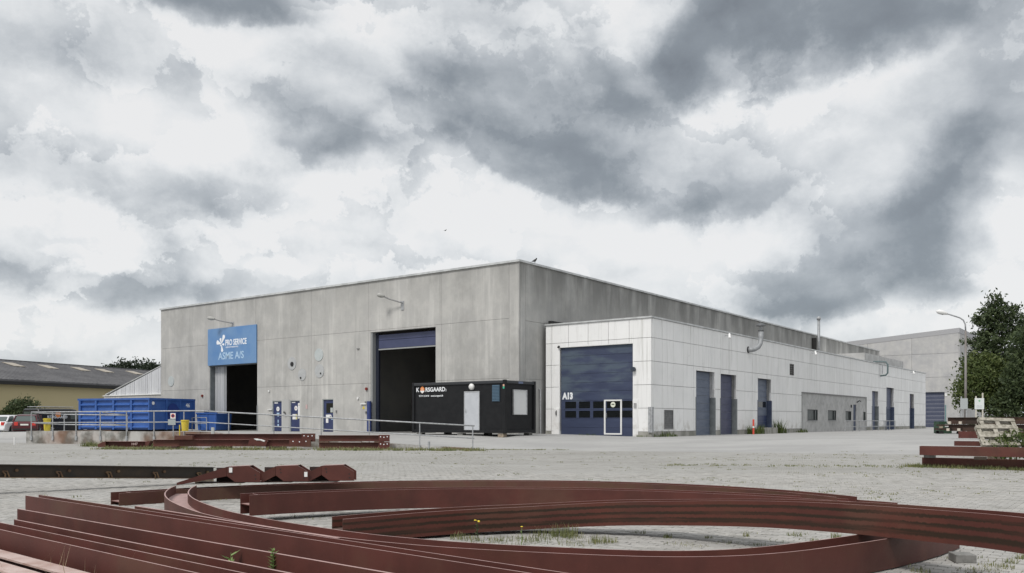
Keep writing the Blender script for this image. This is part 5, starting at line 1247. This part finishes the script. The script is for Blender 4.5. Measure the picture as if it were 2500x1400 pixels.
bearer(tuple(Vector(((2420 - 1250) / 2117 * 30.2, 30.0, .1))), rr_, .4, .3, CAMZ - .89 - .112, timber, 'timber prop hidden behind the grey pallets', 'timber_prop', 'timber')
rbeam('red beam end below the dark rusty stack left of the pallets', 2341, 37, CAMZ - .735, 6, .29)
bearer(tuple(Vector(((2425 - 1250) / 2117 * 36, 35.7, .12))), rr_, .4, .3, CAMZ - .735 - .132, timber, 'timber prop under the red beam behind the pallets', 'timber_prop', 'timber')
dk = [(2310, -.68, .30), (2336, -.36, .30), (2334, -.05, .24)]
for k, (px, z, h) in enumerate(((2405, -1.30, .38), (2400, -.90, .38), (2316, -.50, .32), (2314, -.16, .33))):
    rbeam(['bottom', 'second', 'third', 'top'][k] + ' dark rusty beam of the tall stack below the sign boards', px, 43, CAMZ + z, 9, h, mat=dark_rust)
    if k > 1:
        for q in (.02, .5): p = Vector(((px - 1250) / 2117 * 43, 43, CAMZ + z)) + Vector((.8025, -.5966, 0)) * (q + .1 * (k % 2)) + Vector((-.5966, -.8025, 0)) * .21; bearer(tuple(p), rr_, .13, .18, .13, M('pale_end', (.5, .45, .38), rough=.8), '%s sawn timber end sticking out of the dark stack, %s row' % ('left' if q < .1 else 'right', ['', 'lower', 'middle', 'upper'][k]), 'timber_end', 'timber')
for k in range(5):
    Y = 44.5 - k * .9; px = 2345 + k * 30
    rbeam('thin rusty bar number %s across the top of the dark stack' % ['one', 'two', 'three', 'four', 'five'][k], px, Y, CAMZ + .03 + (k % 2) * .08, 1.6 + k * .5, .07, mat=dark_rust if k % 2 else rust_edge)
def pallet(loc, rot, label):
    e = empty('pallet', loc, 0, label, 'pallet', 'weathered wooden pallets at the right edge'); e.rotation_euler = rot
    for y in (0, .34, .69): MB().box(0, 1.2, y, y + .13, .122, .144).build('runner_board', pallet_m, e)
    for x in (0, .53, 1.06):
        MB().box(x, x + .14, 0, .82, .10, .1215).build('cross_board', pallet_m, e)
        for y in (0, .34, .69): MB().box(x, x + .14, y, y + .13, .022, .0995).build('block', pallet_m, e)
    for k in range(5): MB().box(0, 1.2, k * .17, k * .17 + .125, 0, .0215).build('deck_board', pallet_m, e)
    return e
py = 28.5
pallet(((2396 - 1250) / 2117 * py, py, CAMZ - .88), (rad(52), 0, -.06), 'lower grey pallet leaning behind the red beams at right')
pallet(((2402 - 1250) / 2117 * (py + .9), py + .9, CAMZ - .58), (rad(48), rad(2), -.05), 'upper grey pallet leaning on the dark steel stack')
# trolley / low frame
tr = empty('low_trolley', (29.6, 60, .5), FROT + .5, 'low dark steel trolley frame at the annex end', 'trolley')
m = MB(); m.box(0, 1.7, 0, .10, .32, .46); m.box(0, 1.7, .9, 1.0, .32, .46); m.box(0, .12, .1, .9, .32, .46); m.box(1.58, 1.7, .1, .9, .32, .46); m.build('frame', dark_rust, tr)
for x in (.15, 1.55):
    for y in (.1, .9): MB().cyl((x, y - .05, .14), (x, y + .05, .14), .14, 12).build('wheel', rubber, tr)
for x in (.0, .75, 1.5): MB().box(x, x + .2, -.05, .15, .46, .60).build('stake', timber, tr)
MB().box(.1, 1.6, .0, .95, .62, .72).build('load_bar', dark_rust, tr)
# green cage
gc = empty('green_cage', (30.55, 62, .48), 0, 'dark green steel cage trolley with white label behind the rusty stack', 'cage')
gm = M('dark_green_paint', (.025, .06, .035), (.04, .08, .05), scale=3, rough=.5)
m = MB(); m.box(0, .9, 0, .8, .1, .95); m.build('box', gm, gc)
for k in range(6): MB().hexa([(.95 + k * .16, 0, .5), (.99 + k * .16, 0, .5), (.99 + k * .16, .04, .5), (.95 + k * .16, .04, .5), (.90 + k * .16, 0, 1.1), (.94 + k * .16, 0, 1.1), (.94 + k * .16, .04, 1.1), (.90 + k * .16, .04, 1.1)]).build('bar', gm, gc)
m = MB(); m.box(.9, 1.85, 0, .05, 1.08, 1.14); m.box(.9, 1.95, 0, .05, .45, .52); m.build('rail', gm, gc)
MB().box(.40, .85, -.02, -.003, .55, .75).build('label', white_paint, gc); MB().box(.55, .70, -.02, -.003, .82, 1.0).build('label', white_paint, gc)
# notice boards
def board(px, Y, w, h, zb, label, tilt=0, em=False, posts=True):
    e = empty('sign_board', ((px - 1250) / 2117 * Y, Y, .5), tilt, label, 'sign'); z0 = CAMZ + zb - .5
    MB().box(0, w, 0, .02, z0, z0 + h).build('panel', M('white_board_face', (.68, .71, .70), rough=.5) if em else M('grey_board_face', (.42, .45, .45), rough=.5), e)
    for x, zt in ((.06, h + .12), (w - .10, h + (.32 if em else .02))): MB().box(x, x + .07, .022, .07, -.1, z0 + zt).build('post', M('pale_post', (.55, .52, .45), rough=.8) if em else galv, e)
    if em:
        MB().cyl((w * .5, -.001, z0 + h * .76), (w * .5, -.006, z0 + h * .76), w * .11, 10).build('green_emblem', M('pale_green_print', (.25, .48, .30), rough=.6), e)
        for k in range(3): MB().box(w * .18, w * .8, -.005, -.001, z0 + h * (.16 + k * .09), z0 + h * (.18 + k * .09)).build('printed_line', M('pale_grey_print', (.5, .53, .55), rough=.6), e)
    return e
board(2380, 52, .56, .66, .70, 'white sign board with a green emblem on two pale posts', em=True)
board(2345, 54, .50, .66, .74, 'plain grey sign board partly behind the street lamp', tilt=.15)

# ------------------------------------------------------------------ vegetation
def leaves(m, c, n, size, rr, flat=.4):
    for _ in range(n):
        pass
def crown_mesh(blobs, n, size, rr, clump=.35, cl_per=14):
    """leaf faces gathered in clumps spread through the blobs, denser near their skins"""
    m = MB(); tot = sum(b[3] * b[4] * b[5] for b in blobs)
    for (cx, cy, cz, rx, ry, rz) in blobs:
        k = max(3, int(n * (rx * ry * rz) / tot / cl_per))
        for _ in range(k):
            while True:
                d = Vector((rr.uniform(-1, 1), rr.uniform(-1, 1), rr.uniform(-1, 1)))
                if .05 < d.length < 1: break
            d = d.normalized() * (rr.random() ** .35)
            cc = Vector((cx + d.x * rx, cy + d.y * ry, cz + d.z * rz)); cs = clump * rr.uniform(.5, 1.3)
            for _ in range(cl_per):
                p = cc + Vector((rr.gauss(0, 1), rr.gauss(0, 1), rr.gauss(0, .7))) * cs * .5
                s_ = size * rr.uniform(.6, 1.35)
                u = Vector((rr.gauss(0, 1), rr.gauss(0, 1), rr.gauss(0, .6))).normalized(); v_ = u.orthogonal().normalized(); w_ = u.cross(v_); a = rr.uniform(0, 6.28); v_ = v_ * math.cos(a) + w_ * math.sin(a)
                w_ = u.cross(v_)
                m.quad(p - v_ * s_, p + w_ * s_ * .45, p + v_ * s_, p - w_ * s_ * .45)
    return m
def tree(name, label, loc, blobs, n, size, mat, trunk=None, seed=1, group=None, cat='tree', clump=.35):
    rr = random.Random(seed); e = empty(name, loc, 0, label, cat, group)
    me = bpy.data.meshes.new('crown'); mm = crown_mesh(blobs, n, size, rr, clump); me.from_pydata(mm.v, [], mm.f); me.materials.append(mat); link('crown', me, e)
    m = MB(); th = trunk or 1.0
    top = max(b[2] + b[5] * .6 for b in blobs)
    m.tube([(0, 0, -.3), (.05, 0, top * .35), (-.06, .05, top * .7), (.02, 0, top)], [.035 * top ** .9 * th * .6, .028 * top ** .9 * th * .6, .016 * top ** .9 * th * .6, .01], 8)
    for (cx, cy, cz, rx, ry, rz) in blobs: m.tube([(0, 0, max(.2, cz - rz * 1.1)), (cx * .5, cy * .5, cz - rz * .4), (cx, cy, cz + rz * .3)], [.05 * th, .035 * th, .01], 6)
    m.build('trunk', bark, e, smooth=True); return e
# left, beyond the tan warehouse
LG = 'trees beyond the tan warehouse'
for k, (px, w, zt, lab) in enumerate(((262, 3.0, 9.6, 'distant tree left of the pair, thin crown over the warehouse roof'), (330, 4.2, 10.6, 'distant broad dark tree over the warehouse roof'), (385, 3.4, 10.0, 'distant dark tree touching the hall edge'))):
    Y = 132; X = (px - 1250) / 2117 * Y
    tree('broadleaf_tree', lab, (X, Y, .4), [(0, 0, zt - 1.9, w, w, 1.7), (w * .5, 0, zt - 2.8, w * .6, w * .6, 1.5), (-w * .55, 0, zt - 2.9, w * .55, w * .6, 1.3), (0, 0, zt - 4.6, w * .9, w, 2)], 5200 if k else 3200, .24, leaf_far, seed=20 + k, group=LG, clump=.8)
# bushes in front of the tan wall
BSH = 'bushes in front of the tan wall'
for k, (px, top, w, lab) in enumerate(((-30, 2.0, 3.2, 'low dark hedge bush at the far left edge'), (22, 1.9, 2.0, 'low green bush behind the white car'), (55, 3.05, 1.5, 'tallest rounded bush before the tan wall'), (92, 1.9, 1.3, 'small bush behind the red car roof'))):
    Y = 74; X = (px - 1250) / 2117 * Y
    tree('bush', lab, (X, Y, .45), [(0, 0, top * .5, w, w * .8, top * .5), (w * .4, 0, top * .72, w * .45, w * .5, top * .3), (-w * .4, -.2, top * .62, w * .5, w * .5, top * .35)], 3600, .11, leaf_dark if k % 2 == 0 else leaf_mid, seed=40 + k, group=BSH, cat='bush', clump=.35)
# right-hand trees
RT = 'trees at the right edge'
tree('broadleaf_tree', 'lighter green rounded tree behind the street lamp', (33.0, 60, .4), [(-.2, 0, 4.35, 1.7, 1.6, 1.3), (-1.2, -.2, 3.2, 1.3, 1.3, 1.0), (.9, 0, 3.3, 1.6, 1.5, 1.5), (.2, -.5, 2.3, 1.4, 1.2, .9), (-1.65, 0, 2.5, .75, .8, .55), (-.6, .2, 5.1, .9, 1, .8)], 15000, .115, leaf_mid, seed=3, group=RT, clump=.42)
tree('broadleaf_tree', 'tall slender see-through tree rising above the lighter one', (36.8, 66, .4), [(0, 0, 10.1, .85, .8, .7), (.3, 0, 9.4, .9, .9, .7), (-.4, 0, 8.7, 1.15, .9, .8), (.6, 0, 8.0, 1.1, .9, .9), (-.6, 0, 7.1, 1.45, 1.2, .85), (.2, 0, 5.7, 1.8, 1.3, 1.1), (-2.1, 0, 7.15, .5, .5, .25), (-.9, 0, 9.0, .8, .8, .6), (1.2, 0, 9.3, .7, .8, .6), (1.7, 0, 7.6, 1.0, .9, 1.2), (2.6, 0, 8.2, .8, .9, 1.2), (1.1, 0, 4.6, 2.3, 1.5, 1.8), (-1.5, 0, 5.6, 1.0, 1, .7)], 17000, .13, leaf_dark, seed=5, group=RT, clump=.42)
tree('broadleaf_tree', 'largest dark tree at the right edge of the picture', (35.6, 57.5, .4), [(0, 0, 7.0, 1.8, 1.9, 1.7), (.4, 0, 8.4, 1.2, 1.3, 1.0), (1.5, 0, 7.8, 1.4, 1.4, 1.6), (-.9, 0, 5.9, 1.7, 1.9, 1.6), (1.4, 0, 5.6, 2.2, 2.2, 2.2), (-.8, -.4, 3.9, 2.5, 2, 1.9), (1.6, -.5, 2.9, 2.4, 2, 2.0), (-1.8, .2, 2.2, 1.7, 1.4, 1.4)], 34000, .12, leaf_dark, seed=8, group=RT, clump=.5)
tree('broadleaf_tree', 'dark tree mostly outside the right edge behind the largest', (41.5, 62, .4), [(0, 0, 7.8, 2.6, 2.4, 2.2), (0, 0, 4.2, 3.0, 2.6, 3), (1.8, 0, 5.5, 2.4, 2, 2.6)], 9000, .16, leaf_dark, seed=9, group=RT, clump=.6)
for k, (x, y, w, h, mt, lab) in enumerate(((31.9, 58, 1.4, 1.5, leaf_dark, 'dark undergrowth bush behind the two sign boards'), (34.4, 55, 1.6, 1.9, leaf_dark, 'dark undergrowth bush right of the sign boards'), (31.5, 50, 1.3, .75, leaf_mid, 'low weedy shrub above the dark steel stack'), (16.6, 28.6, .9, 1.05, leaf_mid, 'green weedy shrub growing beside the grey pallets'))):
    tree('shrub', lab, (x, y, .3 if y > 40 else .12), [(0, 0, h * .5, w, w * .7, h * .5), (w * .5, 0, h * .6, w * .5, w * .5, h * .45), (-w * .5, 0, h * .45, w * .5, w * .5, h * .4)], 4200 if k < 2 else 1800, .10 if k < 3 else .06, mt, seed=60 + k, group='shrubs at the right edge', cat='shrub', clump=.3 if k < 3 else .18)

def blades(m, x, y, z, n, h, spread, rr, w=.006):
    for _ in range(n):
        a = rr.uniform(0, 6.28); r_ = rr.random() ** .5 * spread; bx, by = x + math.cos(a) * r_, y + math.sin(a) * r_
        hh = h * rr.uniform(.4, 1.15); le = rr.uniform(.1, .7) * hh; b2 = rr.uniform(0, 6.28); dx_, dy_ = math.cos(b2), math.sin(b2); ww = w * rr.uniform(.7, 1.4)
        p0 = Vector((bx - dy_ * ww, by + dx_ * ww, z)); p1 = Vector((bx + dy_ * ww, by - dx_ * ww, z)); q = Vector((bx + dx_ * le * .35, by + dy_ * le * .35, z + hh * .6)); t = Vector((bx + dx_ * le, by + dy_ * le, z + hh))
        m.quad(p0, p1, q + Vector((dy_ * ww * .7, -dx_ * ww * .7, 0)), q - Vector((dy_ * ww * .7, -dx_ * ww * .7, 0))); m.tri(q - Vector((dy_ * ww * .7, -dx_ * ww * .7, 0)), q + Vector((dy_ * ww * .7, -dx_ * ww * .7, 0)), t)
def grass(name, label, spots, mat, seed):
    rr = random.Random(seed); m = MB()
    for (x, y, n, h, s_, w) in spots: blades(m, x, y, ground_z(x, y) - .004, n, h, s_, rr, w)
    me = bpy.data.meshes.new(name); me.from_pydata(m.v, [], m.f); me.materials.append(mat); o = link(name, me); tag(o, label, 'grass', kind='stuff'); return o
rr = random.Random(11)
# grass strip before the ramp beams
sp_ = []
for k in range(620):
    x = rr.uniform(-19.5, -1.2); f = (x + 19.5) / 18.3; y = lerp(41.6, 39.6, f) + rr.uniform(-1.0, .35) - .4
    if rr.random() < .25 + .75 * (mnoise.noise(Vector((x * .5, 3, 0))) + .6): sp_.append((x, y, 10, rr.uniform(.06, .20), .22, .014))
for k in range(160): x = rr.uniform(-22, -16); sp_.append((x, lerp(44.6, 42.5, (x + 22) / 6) + rr.uniform(-.6, .3), 12, rr.uniform(.1, .35), .25, .014))
for k in range(60): x = rr.uniform(-1.2, 2.6); sp_.append((x, 39.9 - x * .12 + rr.uniform(-.15, .15), 7, rr.uniform(.03, .08), .2, .012))
grass('grass_strip', 'thin strip of grass and weeds along the ramp beams', sp_, grass_m, 12)
sp_ = []
for k in range(420): 
    t = rr.uniform(-.6, 4.2); p = Vector((12.4, 26.2)) + Vector((.8025, -.5966)) * t; sp_.append((p.x + rr.uniform(-.3, .3), p.y - .25 - rr.random() * .6, 9, rr.uniform(.04, .14), .15, .008))
for k in range(150): x = rr.uniform(4.5, 12.3); sp_.append((x, 27.4 - x * .13 + rr.gauss(0, .35), 7, rr.uniform(.02, .07), .12, .008))
grass('grass_strip', 'grass tufts along the foot of the right red beams', sp_, grass_m, 13)
# tufts in the joints all over the paving, sparse
sp_ = []
for k in range(2600):
    y = 7 + rr.random() ** .75 * 30; x = rr.uniform(-.58, .64) * y
    dn = mnoise.noise(Vector((x * .25, y * .5, 1.7))) + .25 * (x / y) + .05
    if dn > rr.uniform(-.1, .45): sp_.append((x, y, rr.randint(4, 12), rr.uniform(.012, .05), rr.uniform(.04, .16), .004 if y < 14 else .007))
grass('joint_weeds', 'sparse weeds growing in the paving joints', sp_, grass_m, 14)
# the weedy patch in the ring of beams
sp_ = []
for px, py_, n, h, s_ in ((1190, 1322, 70, .06, .3), (1260, 1326, 90, .06, .3), (1340, 1322, 90, .07, .3), (1410, 1330, 70, .05, .25), (1120, 1316, 60, .09, .15), (1940, 1308, 50, .05, .1), (1780, 1326, 50, .03, .2), (1660, 1330, 50, .03, .2),(1150, 1318, 60, .07, .16), (1230, 1318, 60, .06, .2), (1290, 1320, 90, .08, .22), (1330, 1310, 110, .12, .22), (1378, 1310, 160, .16, .18), (1400, 1316, 70, .10, .15), (1460, 1326, 120, .11, .14), (1495, 1325, 40, .07, .08), (1560, 1302, 40, .05, .1), (1630, 1314, 50, .07, .06), (1732, 1314, 30, .05, .06), (1820, 1310, 34, .06, .05), (1700, 1334, 40, .03, .15), (1850, 1332, 40, .04, .12), (2040, 1316, 60, .09, .06), (1990, 1322, 40, .05, .07), (2440, 1385, 90, .05, .15), (2470, 1375, 60, .06, .08), (2380, 1395, 60, .03, .2), (2490, 1365, 40, .07, .05), (1010, 1260, 50, .08, .15), (1060, 1262, 60, .08, .15), (900, 1266, 40, .06, .15), (2250, 1398, 60, .06, .1), (2430, 1394, 80, .03, .25)):
    Y = CAMZ * 2117 / (py_ - 1028); sp_.append(((px - 1250) / 2117 * Y, Y, n, h, s_, .003))
grass('ring_weeds', 'green weeds on the paving inside the curved beams', sp_, grass_m, 15)
sp_ = []
for k in range(26): x = rr.uniform(-4.7, -3.2); y = rr.uniform(6.7, 7.3); sp_.append((x, y, 2, rr.uniform(.28, .42), .05, .0025))
grass('dry_grass', 'dry straw-coloured grass stalks in the bottom left corner', sp_, dry_m, 16)
# weeds at the foot of the annex
sp_ = []
for (x, y, n, h, s_) in [(.2, .4, 16, .2, .2), (.2, 1.2, 26, .35, .2), (.2, 1.9, 18, .3, .2), (.2, 2.6, 12, .2, .2), (.3, 13.6, 60, .6, .2), (.3, 14.8, 60, .6, .3), (.3, 15.6, 60, .7, .25), (.35, 19, 110, 1.0, .3), (.3, 20, 60, .5, .3), (.3, 23.9, 40, .3, .3), (.3, 24.8, 40, .35, .3), (-.5, -.2, 20, .12, .3), (-4, -.2, 30, .1, .5)]:
    p = annx(x, y); sp_.append((p.x, p.y, n, h, s_, .02))
grass('wall_weeds', 'weeds growing along the foot of the white annex', sp_, leaf_mid, 17)

def herb(name, label, loc, h, n, seed, mat=leaf_fresh, flower=False, lean=(0, 0), leaf=.045, cat='weed'):
    rr = random.Random(seed); e = empty(name, loc, 0, label, cat)
    top = Vector((lean[0], lean[1], h)); MB().tube([(0, 0, 0), top * .5 + Vector((.01, 0, 0)), top], [.005, .004, .002], 5).build('stem', mat, e)
    for k in range(n):
        f = .25 + .75 * k / n; p = top * f; a = k * 2.4 + rr.uniform(-.3, .3); l = leaf * (1.35 - f * .8) * rr.uniform(.8, 1.2); d = Vector((math.cos(a), math.sin(a), .55)).normalized(); s_ = Vector((-math.sin(a), math.cos(a), 0))
        m = MB()
        for j in range(-2, 3):                                  # lobed leaf: five fingers
            dd = (d + s_ * j * .42 + Vector((0, 0, .05))).normalized(); ll = l * (1 - abs(j) * .2); q = p + d * l * .5 * (0 if j else .2); ss_ = dd.cross(Vector((0, 0, 1))).normalized()
            m.quad(q, q + dd * ll * .5 + ss_ * l * .13, q + dd * ll, q + dd * ll * .5 - ss_ * l * .13)
        m.build('leaf', mat, e)
    if flower:
        for k in range(flower):
            p = top + Vector((rr.uniform(-.035, .035), rr.uniform(-.02, .02), rr.uniform(-.01, .015)))
            MB().tube([p, p + Vector((0, 0, .004)), p + Vector((0, 0, .010))], [.006, .016, .012], 9).build('flower', petal, e)
            if k: MB().tube([top * .7, p], .0018, 4).build('stalk', mat, e)
    return e
herb('mugwort', 'upright green mugwort shoot between the straight beams', (-1.93, 7.0, 0), .44, 34, 2, leaf=.075)
herb('weed_sprout', 'two-leaved green sprout left of the tall mugwort shoot', (-2.38, 7.25, 0), .37, 9, 4, leaf=.13, lean=(.03, 0))
herb('ragwort', 'yellow-flowered weed with a flat double bloom before the stained beam', (-.43, 10.6, 0), .24, 8, 6, mat=leaf_dark, flower=4, leaf=.05)
herb('ragwort', 'thin weed with one small yellow bloom right of the flat bloom', (.11, 10.25, 0), .2, 9, 7, flower=1, leaf=.035)

# ------------------------------------------------------------------ place the pavers; the nearest visible ones are pieces of their own
bpy.context.view_layer.update()
dg = bpy.context.evaluated_depsgraph_get()
camv = Vector((0, 0, CAMZ)); pavers.sort(key=lambda p: p.length)
single = []; rest = []
for p in pavers:
    if len(single) < 290:
        z = ground_z(p.x, p.y); tgt = Vector((p.x, p.y, z)); v_ = tgt - camv
        px = 1250 + p.x / p.y * 2117; py_ = 1028 + (CAMZ - z) / p.y * 2117
        if -5 < px < 2505 and py_ < 1404:
            hit = S.ray_cast(dg, camv, v_.normalized(), distance=v_.length - .06)
            if not hit[0]: single.append(p); continue
    rest.append(p)
rr = random.Random(5)
m = MB()
for p in rest:
    i = len(m.v); m.v += [tuple(q) for q in paver_verts(p, rr)]; m.f += [tuple(i + k for k in f) for f in PF]
me = bpy.data.meshes.new('paver_field'); me.from_pydata(m.v, [], m.f); me.materials.append(brick_m)
tag(link('paver_field', me, yard), kind='stuff')
shared = []
for k in range(12):
    vs = paver_verts(Vector((0, 12)), rr); c = Vector((0, 12, ground_z(0, 12))); me = bpy.data.meshes.new('paver'); me.from_pydata([tuple(q - c) for q in vs], [], PF); me.materials.append(brick_m); shared.append(me)
for k, p in enumerate(single): link('paver', shared[k % 12], yard, (p.x, p.y, ground_z(p.x, p.y)))
